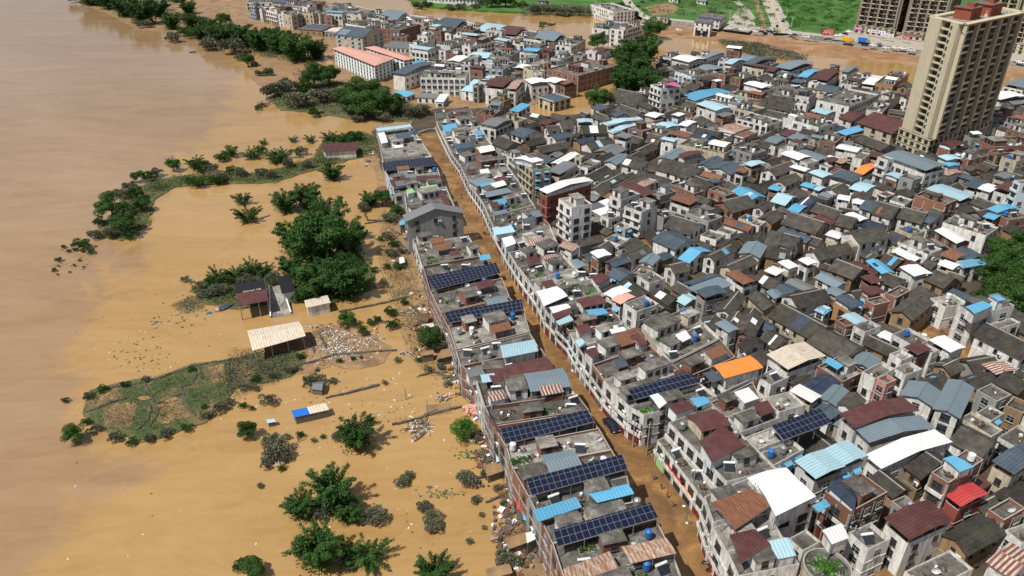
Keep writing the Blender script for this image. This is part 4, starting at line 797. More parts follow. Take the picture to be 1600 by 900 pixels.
# fold overlapping hand-read footprints apart: later ones give way by shrinking
keep=[]
def shrink(P,k):
    c=(sum(p[0] for p in P)/4,sum(p[1] for p in P)/4); return [(c[0]+(p[0]-c[0])*k,c[1]+(p[1]-c[1])*k) for p in P]
allf=list(FOOT); FOOT.clear()
order=sorted(allf,key=lambda d:-1 if d['name']=='gable_wall_building' else 0 if (d['name'] or d['label'] or d.get('hi')) else 1)
dropped=0
for d in order:
    ok=False
    for k in (1,.93,.86,.79,.72,.64):
        P=shrink(d['poly'],k)
        if not overlaps(P):
            d['poly']=P; xs=[p[0] for p in P]; ys=[p[1] for p in P]; d['bb']=(min(xs),max(xs),min(ys),max(ys)); FOOT.append(d); ok=True; break
    if not ok:
        best=None
        P=d['poly']
        for a0,a1,b0,b1 in ((0,.6,0,1),(.4,1,0,1),(0,1,0,.6),(0,1,.4,1),(0,.5,0,.5),(.5,1,0,.5),(0,.5,.5,1),(.5,1,.5,1),(.25,.75,.25,.75)):
            g4=[lerp(lerp(P[0],P[1],s),lerp(P[3],P[2],s),r) for s,r in ((a0,b0),(a1,b0),(a1,b1),(a0,b1))]; g4=shrink(g4,.97)
            if not overlaps(g4): best=g4; break
        if best and (math.dist(best[0],best[1])>2.6 and math.dist(best[1],best[2])>2.6):
            P=best; d['poly']=P; xs=[p[0] for p in P]; ys=[p[1] for p in P]; d['bb']=(min(xs),max(xs),min(ys),max(ys)); d['c']=(sum(xs)/4,sum(ys)/4); FOOT.append(d)
        else: dropped+=1; 
        if not best and d['label']: print('DROPPED LABELLED',d['label'])
print('traced',len(allf),'dropped',dropped)
for z,Q,c in COVERS:
    cx=sum(p[0] for p in Q)/4; cy=sum(p[1] for p in Q)/4; hit=[f for f in FOOT if pip(cx,cy,f['poly'])]
    if not hit: hit=sorted(FOOT,key=lambda f:math.dist(f['c'],(cx,cy)))[:1]; 
    hit[0]['covers'].append((z,Q,c)); 
# ---------------------------------------------------------------- infill: the rest of the packed old town, fitted between the traced houses
TW=[un(60,60)]*0
TOWN_IN=[un(*p) for p in [(750,186),(800,184),(850,190),(905,186),(950,178),(1000,150),(1010,118),(1050,96),(1120,92),(1200,104),(1300,122),(1405,146),(1620,160),(1700,400),(1760,980),(1150,940),(1105,850),(1060,790),(1010,700),(985,650),(950,600),(900,540),(860,480),(800,400),(760,330),(720,260),(690,200),(686,176)]]
NORTH_IN=[un(*p) for p in [(265,-10),(330,22),(395,42),(440,44),(520,62),(560,70),(640,90),(640,140),(690,158),(800,166),(870,152),(920,140),(940,118),(925,100),(900,92),(780,72),(640,52),(520,26),(470,4),(440,-12)]]
STREET_W=[un(x,y) for x,y in ST_L+ST_R[::-1]]
_f=Vector(un(1445,250)); _d=Vector((.82,.575)).normalized(); _e=Vector((-_d.y,_d.x))
TOWERFOOT=[tuple(_f-_d*1.5-_e*1.5),tuple(_f+_d*52-_e*1.5),tuple(_f+_d*52+_e*26),tuple(_f-_d*3+_e*26)]
KEEP=[[un(*p) for p in P] for P in ([(1430,520),(1470,480),(1525,500),(1540,560),(1500,590),(1450,570)],[(1225,935),(1225,855),(1322,850),(1450,825),(1480,850),(1400,940)],[(1500,500),(1520,400),(1560,380),(1700,380),(1700,500)],[(990,660),(1015,640),(1080,604),(1090,612),(1040,640),(1030,675),(1000,690)],[(960,90),(955,160),(1050,150),(1015,120),(1010,90)],[(905,150),(905,180),(960,180),(960,150)],[(500,72),(500,120),(600,150),(650,92),(560,66)])]
KEEP.append(STREET_W); KEEP.append(TOWERFOOT)
hand=[f for f in FOOT if 1]
def near_angle(x,y):
    f=min(hand,key=lambda f:(f['c'][0]-x)**2+(f['c'][1]-y)**2); a,b=f['poly'][0],f['poly'][1]; return math.atan2(b[1]-a[1],b[0]-a[0])
def infill(poly,tries,dist,sizes,seed):
    rr=random.Random(seed); xs=[p[0] for p in poly]; ys=[p[1] for p in poly]; n=0
    for k in range(tries):
        ph=k/tries
        py=rr.uniform(20,930); px=rr.uniform(250,1640)
        x,y=un(px,py,3)
        if not pip(x,y,poly) or any(pip(x,y,K) for K in KEEP): continue
        big=1-ph*.62
        a=near_angle(x,y)+rr.uniform(-.03,.03)+(math.pi/2 if rr.random()<.3 else 0)
        lu=rr.uniform(7,15)*big; lv=rr.uniform(5.2,9.2)*big; 
        if lu<3 or lv<2.8: lu=max(lu,3); lv=max(lv,2.8)
        u=Vector((math.cos(a),math.sin(a))); v=Vector((-u.y,u.x)); c=Vector((x,y))
        q=[c-u*lu/2-v*lv/2,c+u*lu/2-v*lv/2,c+u*lu/2+v*lv/2,c-u*lu/2+v*lv/2]; q=[(p.x,p.y) for p in q]
        if any(not pip(p[0],p[1],poly) for p in q) or overlaps(shrink(q,1.01)): continue
        if any(sat(q,K) for K in KEEP[-2:]): continue
        h,rt,rc,wc=dist(rr); h=max(2.9,kh(h,py))
        d=plan(q,h,rt,rc,wc,trace=False); d['hand']=False; n+=1
    return n
def old(rr):
    r=rr.random(); wc=rr.choice('wwpppykuuu')
    if r<.66: return rr.uniform(3.6,5.6),'G','t',wc
    if r<.75: return rr.uniform(3.8,5.8),'G',rr.choice('gBBGN'),wc
    if r<.80: return rr.uniform(3.4,6),'S',rr.choice('bwmBgmd'),wc
    if r<.89: return rr.uniform(8.2,10),'M',rr.choice('wwlmmgBGd'),rr.choice('wwyk')
    return rr.uniform(4.5,7.5),'F',rr.choice('ccC'),rr.choice('wwykp')
def nor(rr):
    r=rr.random()
    if r<.68: return rr.uniform(7,11),'F',rr.choice('ccC'),rr.choice('wwykp')
    if r<.75: return rr.uniform(4,6),'G',rr.choice('tB'),rr.choice('wyu')
    return rr.uniform(9,12),'M',rr.choice('wlmbgB'),rr.choice('wwk')
n1=infill(TOWN_IN,26000,old,None,3); n2=infill(NORTH_IN,16000,nor,None,4)
print('infill',n1,n2,'total',len(FOOT))
# only what the photograph can show
vis=[]
for f in FOOT:
    ps=[pj(p[0],p[1],z) for p in f['poly'] for z in (0,f['top']+2)]
    if max(p[0] for p in ps)>-20 and min(p[0] for p in ps)<1620 and max(p[1] for p in ps)>-10 and min(p[1] for p in ps)<905: vis.append(f)
FOOT[:]=vis
print('in view',len(FOOT))
for f in FOOT: construct(f)
# ---- labels: what it looks like, plus where it stands against a landmark
LM=[('the tall cream tower',(1480,215)),('the red walled block',(885,300)),('the orange canopy',(1155,580)),('the arched grey hall',(1425,270)),('the pink roofed school',(600,110)),('the mural building',(1090,125)),('the slim seven storey block',(1040,165)),('the white rounded-balcony house',(1000,480)),
 ('the deep blue gable',(1070,515)),('the cream corrugated roof',(1245,555)),('the bright red roof',(1510,785)),('the plain maroon roof',(1435,810)),('the long maroon roof',(1370,650)),('the big white corner roof',(1225,775)),('the muddy yard',(1485,525)),('the big round tree',(1560,440)),
 ('the parked car',(955,667)),('the blue corner house',(895,530)),('the big grey gable wall',(680,330)),('the maroon canopied block',(1125,700)),('the four storey cream block',(1115,175)),('the orange fronted house',(1395,130)),('the round terraced roof',(1292,890)),('the pump house',(1095,40)),
 ('the weathered cement block',(1100,345)),('the eight storey white block',(900,330)),('the bamboo in the canal',(990,100)),('the pale blue windowless block',(1590,320)),('the white twin-block houses',(965,50)),('the yellow brick gable house',(1420,495)),('the cream four storey block',(825,270)),('the brick arched-window house',(1450,320)),
 ('the grass topped house',(1370,590)),('the curved cream house',(1420,365)),('the long tiled hall',(1000,165)),('the large white gabled house',(1350,375)),('the banded grey roofs',(950,280)),('the lone slate roofed canal house',(868,155)),('the pale canopy trio',(1300,720)),('the tall raw brick house',(1475,740))]
ORD=['','second ','third ','fourth ','fifth ','sixth ','seventh ','eighth ','ninth ','tenth ','eleventh ','twelfth ','13th ','14th ','15th ','16th ','17th ','18th ','19th ','20th ']+['%dth '%k for k in range(21,200)]
def words(s): return len(s.split())
groups={}
CATN={'tile_roofed_house':'house','metal_roofed_house':'house','canopied_house':'house','flat_roofed_house':'house','shop_house':'shop house','row_house':'row house','terrace_house':'terrace house','corner_block':'building','low_shop_block':'shop'}
GRP={'tile_roofed_house':'old houses with dark tiled gables','metal_roofed_house':'houses with metal sheet roofs','canopied_house':'houses topped by metal canopies','flat_roofed_house':'flat roofed concrete houses','shop_house':'shop houses lining the muddy street','row_house':'row houses along the inner alley','terrace_house':'terrace houses in the long white northern row'}
for f in FOOT:
    r=f['root']; nm=r.name.split('.')[0]; cat=f['cat'] or CATN.get(nm,'house')
    if nm in GRP: r['group']=GRP[nm]
    r['category']=cat
    if f['label']: r['label']=f['label']; continue
    x,y=pj(f['c'][0],f['c'][1],f['h'])
    i,(ln,lp)=min(enumerate(LM),key=lambda t:(t[1][1][0]-x)**2+(t[1][1][1]-y)**2); dx,dy=x-lp[0],y-lp[1]
    side=('right of' if dx>0 else 'left of') if abs(dx)>abs(dy) else ('below' if dy>0 else 'above')
    kind={'shop_house':'shop house','row_house':'row house','terrace_house':'terrace house','corner_block':'block'}.get(nm,'house')
    cv=''
    if any(c[2]=='S' for c in f['covers']): cv=' with solar array'
    elif f['covers']: cv=' with %s canopy'%RN[f['covers'][0][2]].replace(' metal','')
    rf=RN[f['rc']].replace(' metal','').replace(' concrete','')+(' roofed' if not cv else '')
    desc='%s %s %s%s'%(WN[f['wc']]+'-walled',rf,kind,cv) if cv=='' else '%s-walled %s%s'%(WN[f['wc']],kind,cv)
    groups.setdefault((desc,side,ln),[]).append((math.hypot(dx,dy),f))
for (desc,side,ln),l in groups.items():
    l.sort(key=lambda t:t[0])
    for k,(dd,f) in enumerate(l): f['root']['label']=(('%s %s %s'%(desc,side,ln)) if len(l)==1 else '%s, %snearest %s %s'%(desc,ORD[k],side,ln))
from collections import Counter
print(Counter(f['root'].name.split('.')[0] for f in FOOT),'windows',WCOUNT, 'maxwords',max(words(f['root']['label']) for f in FOOT))
# ---------------------------------------------------------------- vegetation
def leaf(m,c,d,wd,ln,rr,mat=0,droop=0,nrm=None):
    d=d.normalized(); s=d.cross(Vector((rr.uniform(-1,1),rr.uniform(-1,1),rr.uniform(-1,1))) if nrm is None or rr.random()<.25 else nrm+Vector((rr.uniform(-.4,.4),rr.uniform(-.4,.4),rr.uniform(-.4,.4))))
    if s.length<.05: s=d.orthogonal()
    s=s.normalized()*wd/2; e=c+d*ln; k=c+d*ln*.45+s*1.0+Vector((0,0,.0)); k2=c+d*ln*.45-s
    m.face([c,k2,e+Vector((0,0,-droop)),k],mat,[(0,0),(1,0),(1,1),(0,1)])
def bamboo(seed,nc=46,leaves=230,spread=.34):
    """unit clump: height 1, width about 1.2; arching culms that end in drooping leafy plumes"""
    rr=random.Random(seed); cr=MB(); tr=MB()
    for i in range(nc):
        a=rr.uniform(0,6.283); r0=rr.uniform(0,.11); b=Vector((r0*math.cos(a),r0*math.sin(a),0)); hh=rr.uniform(.5,1.0)*(1-.25*rr.random()); out=rr.uniform(.08,spread)*1.25*(1.15-hh*.5); bend=rr.uniform(.05,.22)
        P=[]
        for k in range(9):
            t=k/8; P.append(b+Vector((math.cos(a),math.sin(a),0))*(out*t+bend*t**3)+Vector((0,0,hh*(t-.28*t**4))))
        for k in range(5): tr.beam(P[k],P[k+1],(.007,.006),0,3)
        for k in range(leaves):
            t=.25+.75*rr.random()**.6; s=t*8; j=min(7,int(s)); p=P[j].lerp(P[j+1],s-j); R_=.075*(1.25-t)**.6
            p=p+Vector((rr.gauss(0,R_*.6),rr.gauss(0,R_*.6),rr.gauss(0,R_*.45)))
            d=Vector((math.cos(a)*.7+rr.uniform(-.7,.7),math.sin(a)*.7+rr.uniform(-.7,.7),rr.uniform(-.7,.35))); leaf(cr,p,d,rr.uniform(.016,.027),rr.uniform(.034,.06),rr,nrm=(p-P[j]+Vector((math.cos(a)*.02,math.sin(a)*.02,.04))).normalized())
    for k in range(900):
        a=rr.uniform(0,6.283); r=rr.uniform(.1,.42)*math.sqrt(rr.random()+.1); p=Vector((r*math.cos(a),r*math.sin(a),rr.uniform(.02,.35))); leaf(cr,p,Vector((math.cos(a),math.sin(a),rr.uniform(-.3,.8))),.03,.07,rr)
    return cr,tr
def broad(seed,nl=22,per=420,flat=.8,w=.5):
    rr=random.Random(seed); cr=MB(); tr=MB(); tr.beam((0,0,0),(0.01,0,.45),(.035,.024),0,6)
    for i in range(nl):
        a=rr.uniform(0,6.283); r=w*.72*math.sqrt(rr.random()); z=.30+.55*rr.random()*(1-(r/w)**2*.75); c=Vector((r*math.cos(a),r*math.sin(a),z)); R_=rr.uniform(.11,.20)
        tr.beam((0.01,0,.25+.15*rr.random()),c,(.014,.006),0,4)
        for k in range(per):
            d=Vector((rr.gauss(0,1),rr.gauss(0,1),rr.gauss(0,1)+.25)).normalized(); p=c+Vector((d.x*R_,d.y*R_,d.z*R_*flat))*rr.uniform(.75,1.08)
            ld=d.cross(Vector((rr.uniform(-1,1),rr.uniform(-1,1),rr.uniform(-1,1)))).normalized()+d*.25; leaf(cr,p,ld,rr.uniform(.02,.034),rr.uniform(.028,.046),rr,nrm=d)
    return cr,tr
def shrub(seed,n=1500):
    rr=random.Random(seed); cr=MB(); tr=MB(); C_=[(Vector((rr.uniform(-.32,.32),rr.uniform(-.32,.32),rr.uniform(.1,.4))),rr.uniform(.12,.26)) for _ in range(9)]
    for c,r in C_: tr.beam((c.x*.3,c.y*.3,0),c,(.012,.006),0,3)
    for k in range(n):
        c,r=C_[k%9]; d=Vector((rr.gauss(0,1),rr.gauss(0,1),abs(rr.gauss(0,.8)))).normalized(); p=c+d*r*rr.uniform(.6,1.05); p.z=max(.02,p.z); leaf(cr,p,d+Vector((rr.uniform(-.8,.8),rr.uniform(-.8,.8),rr.uniform(-.2,.9))),rr.uniform(.03,.06),rr.uniform(.06,.12),rr)
    return cr,tr
def bare(seed):
    rr=random.Random(seed); tr=MB(); tr.beam((0,0,0),(0,0,.35),(.03,.02),0,5)
    for i in range(26):
        a=rr.uniform(0,6.28); e=Vector((math.cos(a)*rr.uniform(.15,.4),math.sin(a)*rr.uniform(.15,.4),rr.uniform(.6,1))); s=Vector((0,0,rr.uniform(.15,.35))); mid=s.lerp(e,.5)+Vector((0,0,.08)); tr.beam(s,mid,(.012,.008),0,3); tr.beam(mid,e,(.008,.003),0,3)
        for k in range(3): tr.beam(mid.lerp(e,k/3),mid.lerp(e,k/3)+Vector((rr.uniform(-.15,.15),rr.uniform(-.15,.15),rr.uniform(0,.2))),(.005,.002),0,3)
    return tr
VM={}
def reg(k,gen,lm,bark='bark'):
    cr,tr=gen; VM[k]=(mesh_only(cr,'foliage',[lm]),mesh_only(tr,'stem',[bark]))
for i in range(4): reg('B%d'%i,bamboo(20+i),'leaf_bamboo')
for i in range(2): reg('P%d'%i,bamboo(40+i,20,240,.5),'leaf_bamboo')
for i in range(4): reg('T%d'%i,broad(60+i),'leaf_broad')
reg('K0',broad(81,26,240,.85,.5),'leaf_bright')
for i in range(3): reg('S%d'%i,shrub(90+i),'leaf_muddy')
for i in range(2): reg('G%d'%i,shrub(95+i),'leaf_broad')
VK={'B':('bamboo_clump','bamboo','plumed dark green bamboo clump','foliage','culms'),'P':('arching_bamboo','bamboo','small feathery bamboo with arching plumes','foliage','culms'),'T':('broadleaf_tree','tree','round dark green broadleaf tree','crown','trunk'),'K':('round_tree','tree','neat bright green dome shaped tree','crown','trunk'),'S':('muddy_shrub','shrub','mud-coated grey-green shrub','foliage','stem'),'G':('green_bush','bush','low dark green bush','foliage','stem')}
VC={}
VL=[('the pink roofed school',(575,105)),('the garden terrace',(230,630)),('the twin water sheds',(400,470)),('the long corrugated barn',(430,525)),('the blue-tarped shed',(485,642)),('the debris heap',(656,672)),('the huge central bamboo',(500,370)),('the maroon roofed hut',(530,233)),('the left wooded islet',(190,340)),
 ('the bright dome tree',(725,672)),('the largest lower bamboo',(520,765)),('the street car',(955,667)),('the round terraced roof',(1292,890)),('the tall cream tower',(1480,215)),('the pump house',(1095,40)),('the canal bamboo',(990,110)),('the north riverbank row',(800,40)),('the top left forest',(200,20)),('the lone river bush',(185,82)),('the white waterside hut',(495,478)),('the two lowest bamboos',(520,860)),('the white twin-block houses',(965,50)),('the bare branched tree',(268,245)),('the collapsed hut',(497,600)),('the grey gable wall',(690,340))]
VREC=[]
def veg(k,x,y,wpx,hr=1.0,z=.1,lab=None):
    rr=random.Random(int(x*7+y*13)); 
    n=sum(1 for q in VM if q[0]==k); key='%s%d'%(k,rr.randrange(n)); W=wpx*mpp(y); X,Y=un(x,y,z)
    fac={'B':1.15,'P':1.35,'T':1.08,'K':1.05,'S':.95,'G':.95}[k]; s=W/fac
    nm,cat,lb,pn,sn=VK[k]; r=empty(nm,(X,Y,z),rr.uniform(0,6.28))
    zs={'B':1.12,'P':1.0,'T':.92,'K':.85,'S':.9,'G':.9}[k]*s*hr
    inst(VM[key][0],pn,r,(0,0,0),0,(s,s,zs))
    if k in 'BPTK' and wpx>26: inst(VM[key][1],sn,r,(0,0,0),0,(s,s,zs))
    r['category']=cat; r['group']={'B':'bamboo clumps in the flood','P':'small arching bamboos','T':'broadleaf trees','K':'bright dome trees','S':'shrubs greyed by mud','G':'green bushes'}[k]
    if k=='K': del r['group']
    if lab: r['label']=lab
    VREC.append((r,lb,x,y,wpx,bool(lab))); return r
for t in '''B 145 8 52;B 176 14 50;B 200 26 52;B 226 38 54;B 250 26 44;B 270 46 36;S 268 66 26;G 160 10 20;S 225 44 22;S 120 4 24;B 330 56 40;B 350 70 52;B 380 74 52;B 408 80 50;B 440 84 52;B 466 96 60;B 495 92 44;S 340 64 40;S 330 78 34;S 365 84 40;G 300 60 22;S 322 52 30
B 296 22 30;B 300 44 34;T 282 12 26;B 316 62 34;S 312 40 24;S 334 52 28;T 352 40 26;G 290 56 24;S 372 58 26;S 410 66 24;B 430 70 40;B 452 78 44;T 388 104 28;S 400 104 14;S 372 94 18;T 492 138 50;T 516 134 44;G 474 144 34;S 450 148 40;S 430 152 36;S 505 160 34;S 530 160 30;S 470 166 46;S 440 142 26;G 420 118 20;S 408 118 16;T 545 178 56;T 572 186 62;T 600 182 58;T 585 168 60;T 560 162 52;T 618 176 40;S 630 178 30;S 648 182 34;S 560 190 20;S 600 190 24;G 493 182 24;S 410 168 12;G 403 172 12;S 660 178 24;T 655 100 22;T 674 92 24;G 690 98 18
P 305 262 34;G 315 268 30;T 272 268 28;T 217 284 24;G 234 282 24;S 245 276 22;P 362 244 36;P 395 248 34;G 408 240 20;P 432 254 40;P 440 248 36;G 348 252 22;S 330 270 24;S 345 284 24;G 310 292 26;G 340 288 24;G 300 286 18;S 376 276 24;S 410 274 20;G 360 272 20;S 425 278 22;P 486 222 22;P 458 222 18;P 518 220 30;P 540 222 30;G 556 220 26;S 470 244 24;S 450 262 24;S 480 262 22;P 412 226 18
T 178 342 56;T 200 364 48;T 222 330 34;T 214 312 30;S 205 298 24;S 192 310 26;G 158 352 22;S 178 370 28;G 205 372 24;S 150 372 22;G 130 388 28;G 118 392 10;G 92 408 11;S 100 388 9;G 108 394 8;G 143 396 13;G 130 394 7;G 85 424 9;S 116 416 6;G 125 408 6;G 131 418 5;G 109 426 5;S 90 430 5;G 91 416 4
B 520 280 40;P 388 346 50;P 380 318 36;B 448 330 50;B 482 326 58;B 580 322 36;T 598 322 36;T 620 338 26;S 570 328 24;S 610 346 24;G 622 332 18
B 465 395 70 1.15;B 500 415 100 1.25;B 545 400 74 1.2;B 515 380 84 1.25;B 458 432 56;B 500 462 80;B 545 462 84 1.1;B 520 445 70;B 480 446 56
P 340 440 44;P 368 434 40;P 395 428 44;P 415 430 40;G 336 446 30;G 355 446 26;S 310 452 22;S 385 446 30;S 340 460 32;S 430 448 24;G 470 470 28;S 290 440 14;S 318 466 24;S 430 440 28
T 543 510 34;T 568 523 22;G 580 507 16;G 611 492 22;G 613 512 24;G 590 503 16;G 508 484 18;T 672 544 48;S 698 542 28;G 632 475 14;S 622 565 12;G 531 566 11;G 552 562 9;G 565 560 7;S 600 600 10;S 495 579 8
B 560 696 74;S 524 686 20;T 388 682 38;S 418 632 26;S 400 610 12;G 380 636 14;G 394 640 10;S 435 712 44;S 424 694 28;S 446 720 22;S 420 728 24;G 440 734 14;S 495 606 34;G 482 598 18;S 520 598 14;K 725 686 48;T 118 690 42;G 103 628 12;S 345 642 22;S 326 650 22;G 320 638 12;G 136 662 16;S 150 676 20;S 180 688 22;G 206 694 18;S 232 690 20;S 262 682 22;G 292 672 20;S 140 622 16;G 162 612 18;G 196 604 16;S 228 596 14;G 300 580 14;S 360 632 16;S 384 610 18;G 400 596 16;S 430 590 20;S 456 580 20;G 470 560 16
B 522 792 88 1.15;B 472 804 60;B 545 810 54;S 500 806 40;S 590 812 36;S 572 818 30;B 500 880 92 1.05;P 575 876 76;P 545 870 50;S 470 870 34;S 545 886 26;B 678 908 72 1.0;S 628 754 26;S 672 812 30;S 662 796 24;S 676 828 28;S 680 822 24;S 731 752 36;S 741 784 18;G 386 880 20;T 398 900 44;G 374 888 22;S 800 884 34;S 752 806 10;S 756 826 9;S 733 848 12;S 780 845 10;S 787 873 26;G 788 790 12;S 640 745 16;G 470 682 14;S 490 690 10;G 505 684 10;S 448 684 14;S 408 760 12
S 690 520 22;G 660 395 14;G 605 420 14;S 612 400 20;G 585 425 14;S 598 445 16;G 616 385 18;S 604 374 20;G 622 420 18;S 630 395 16;G 594 376 12;S 690 575 16;S 668 580 14;G 655 565 12;S 700 600 14;S 745 690 16;S 760 742 20;G 782 745 14;S 775 765 16
T 768 14 34;T 790 14 34;G 815 14 20;S 840 22 24;S 860 22 24;S 880 24 24;S 900 24 22;S 922 24 22;S 700 16 16;S 720 16 18;S 745 16 18;S 655 14 20;G 668 12 18;S 848 42 14;G 846 44 9;S 862 42 12;S 885 26 14
T 940 58 30;T 933 78 34;T 948 70 34;T 1020 62 44;T 1010 56 30;B 985 128 66;B 1000 112 74 1.1;B 975 150 56;B 1008 146 60;B 990 150 70;B 975 104 50;T 934 172 50;T 968 20 22;T 980 28 24;T 1000 74 20;G 996 60 18;S 980 160 22;S 958 170 18;T 990 30 18;G 958 88 20
T 1532 488 58 .9;T 1560 480 78 .95;T 1592 500 80 .95;T 1545 440 64;T 1582 440 80;T 1612 460 84;T 1560 405 50;T 1600 405 70;T 1625 430 80;T 1630 500 84
G 1208 346 22;G 1222 338 24;S 1212 352 14'''.replace('\n',';').split(';'):
    p=t.split(); 
    if not p: continue
    veg(p[0],float(p[1]),float(p[2]),float(p[3]),float(p[4]) if len(p)>4 else 1.0)
bt=empty('bare_tree',un(268,262,0)+(.2,),0); s_=34*mpp(262); inst(mesh_only(bare(5),'branches',['wood_grey']),'branches',bt,(0,0,0),0,(s_*.8,s_*.8,s_*.55)); tag(bt,'leafless grey branched tree standing on the wooded spit','tree')
grp={}
for r,lb,x,y,wpx,l in VREC:
    if l: continue
    i,(ln,lp)=min(enumerate(VL),key=lambda t:(t[1][1][0]-x)**2+(t[1][1][1]-y)**2); dx,dy=x-lp[0],y-lp[1]
    side=('right of' if dx>0 else 'left of') if abs(dx)>abs(dy) else ('below' if dy>0 else 'above')
    grp.setdefault((lb,side,ln),[]).append((math.hypot(dx,dy),r))
for (lb,side,ln),l in grp.items():
    l.sort(key=lambda t:t[0])
    for k,(dd,r) in enumerate(l): r['label']=('%s %s %s'%(lb,side,ln)) if len(l)==1 else '%s, %snearest %s %s'%(lb,ORD[k],side,ln)
# ground cover nobody could count
def cover(name,poly,n,z,mat,h=.5,s=.28,label='green weeds'):
    P=[un(x,y,z) for x,y in poly]; xs=[p[0] for p in P]; ys=[p[1] for p in P]; rr=random.Random(len(poly)+n); m=MB(); k=0; cl=[]
    while k<n:
        if not cl or rr.random()<.04:
            c=(rr.uniform(min(xs),max(xs)),rr.uniform(min(ys),max(ys))); cl=[c]
        x=rr.gauss(cl[0][0],1.6); y=rr.gauss(cl[0][1],1.6)
        if not pip(x,y,P): 
            if rr.random()<.3: cl=[]
            continue
        leaf(m,Vector((x,y,z+rr.uniform(0,h))),Vector((rr.uniform(-1,1),rr.uniform(-1,1),rr.uniform(.0,.8))),s*rr.uniform(.5,1),s*rr.uniform(.8,1.8),rr); k+=1
    return tag(m.build(name,[mat]),label,'plants',kind='stuff')
cover('weeds',GARDEN,9000,.35,'leaf_cover',.35,.22,'low green crops and weeds on the garden terrace')
cover('ground_cover',[(150,372),(165,345),(205,300),(240,280),(300,272),(380,272),(440,262),(490,246),(505,215),(560,205),(592,215),(590,240),(545,250),(500,262),(430,285),(350,288),(275,292),(240,312),(232,350),(190,376)],16000,.3,'leaf_cover',.8,.4,'tangled green undergrowth on the wooded spit')
cover('ground_cover',[(300,455),(325,435),(420,425),(455,440),(480,425),(560,395),(580,420),(590,450),(520,475),(440,470),(372,482),(320,475)],9000,.3,'leaf_cover',.7,.35,'tangled green undergrowth under the central bamboos')
cover('muddy_undergrowth',[(415,155),(440,140),(500,120),(560,135),(640,160),(670,175),(650,190),(560,188),(500,178),(440,172)],12000,.3,'leaf_muddy',.9,.5,'mud-grey undergrowth below the pink roofed school')
cover('muddy_undergrowth',[(300,60),(330,46),(420,62),(500,96),(480,104),(400,88),(330,84)],9000,.3,'leaf_muddy',.9,.5,'mud-grey undergrowth along the upper left bank')
cover('muddy_undergrowth',[(360,545),(455,545),(475,560),(455,592),(400,606),(345,640),(335,600)],4500,.35,'leaf_muddy',.5,.28,'mud-grey weeds right of the garden plots')
cover('muddy_undergrowth',[(140,10),(270,50),(330,84),(300,52),(300,10),(280,-5),(120,-5)],7000,.3,'leaf_muddy',.9,.5,'mud-grey undergrowth under the top left forest')
cover('muddy_undergrowth',[(812,8),(935,12),(935,26),(812,24)],7000,1.2,'leaf_muddy',1.4,.8,'mud-grey scrub on the far canal bank')
cover('muddy_undergrowth',[(1120,62),(1190,68),(1270,90),(1255,98),(1190,92),(1130,74)],7000,.6,'leaf_muddy',.8,.7,'grey-green scrub on the sand bank left of the slope')
cover('bank_weeds',[(600,330),(650,420),(668,540),(720,600),(690,610),(640,560),(610,480),(588,400)],7000,.12,'leaf_muddy',.4,.25,'mud-grey weeds on the bank behind the west row')
cover('meadow_plants',[(1205,52),(1080,26),(1000,20),(1010,-30),(1190,-30),(1224,52)],11000,EZ,'leaf_cover',.9,.8,'lush green plants on the meadow left of the far road')
cover('meadow_plants',[(1232,52),(1212,6),(1208,-30),(1360,-30),(1340,44),(1300,54)],14000,EZ,'leaf_bright',.9,.8,'lush green plants on the meadow right of the far road')
cover('island_weeds',[(265,478),(300,462),(322,470),(318,484),(290,492)],1600,.0,'leaf_muddy',.3,.25,'flooded grass left of the maroon roofed shed')
# ---------------------------------------------------------------- landmark buildings
def edge(a,b):
    ln=math.dist(a,b); t=((b[0]-a[0])/ln,(b[1]-a[1])/ln); return ln,t,(t[1],-t[0]),math.atan2(t[1],t[0])
def wins(root,q,vis,z0,fh,fl,nb,kind='w0',sc=(1,1,1),cap=100,skip=0):
    n=0; ex=MB(); L_=[]
    for i in vis:
        a,b=q[i],q[(i+1)%len(q)]; ln,t,nn,ang=edge(a,b)
        for f in range(fl):
            for k in range(nb[i]): u=(k+.5)/nb[i]; L_.append((a[0]+(b[0]-a[0])*u,a[1]+(b[1]-a[1])*u,z0+f*fh+fh*.52,nn,ang))
    for x,y,z,nn,ang in L_:
        if n<cap: inst(PR[kind],'window',root,(x+nn[0]*.01,y+nn[1]*.01,z),ang,sc); n+=1
        else: ex.box((x+nn[0]*.02,y+nn[1]*.02,z-.6*sc[2]),(1.3*sc[0],.12,1.3*sc[2]),0,ang)
    if ex.f: tag(ex.build('window',['glass_dark'],root),kind='stuff')
def ctr(Q): 
    Q=ccw(Q) if len(Q)==4 else Q
    c=(sum(p[0] for p in Q)/len(Q),sum(p[1] for p in Q)/len(Q)); return c,[(p[0]-c[0],p[1]-c[1]) for p in Q]
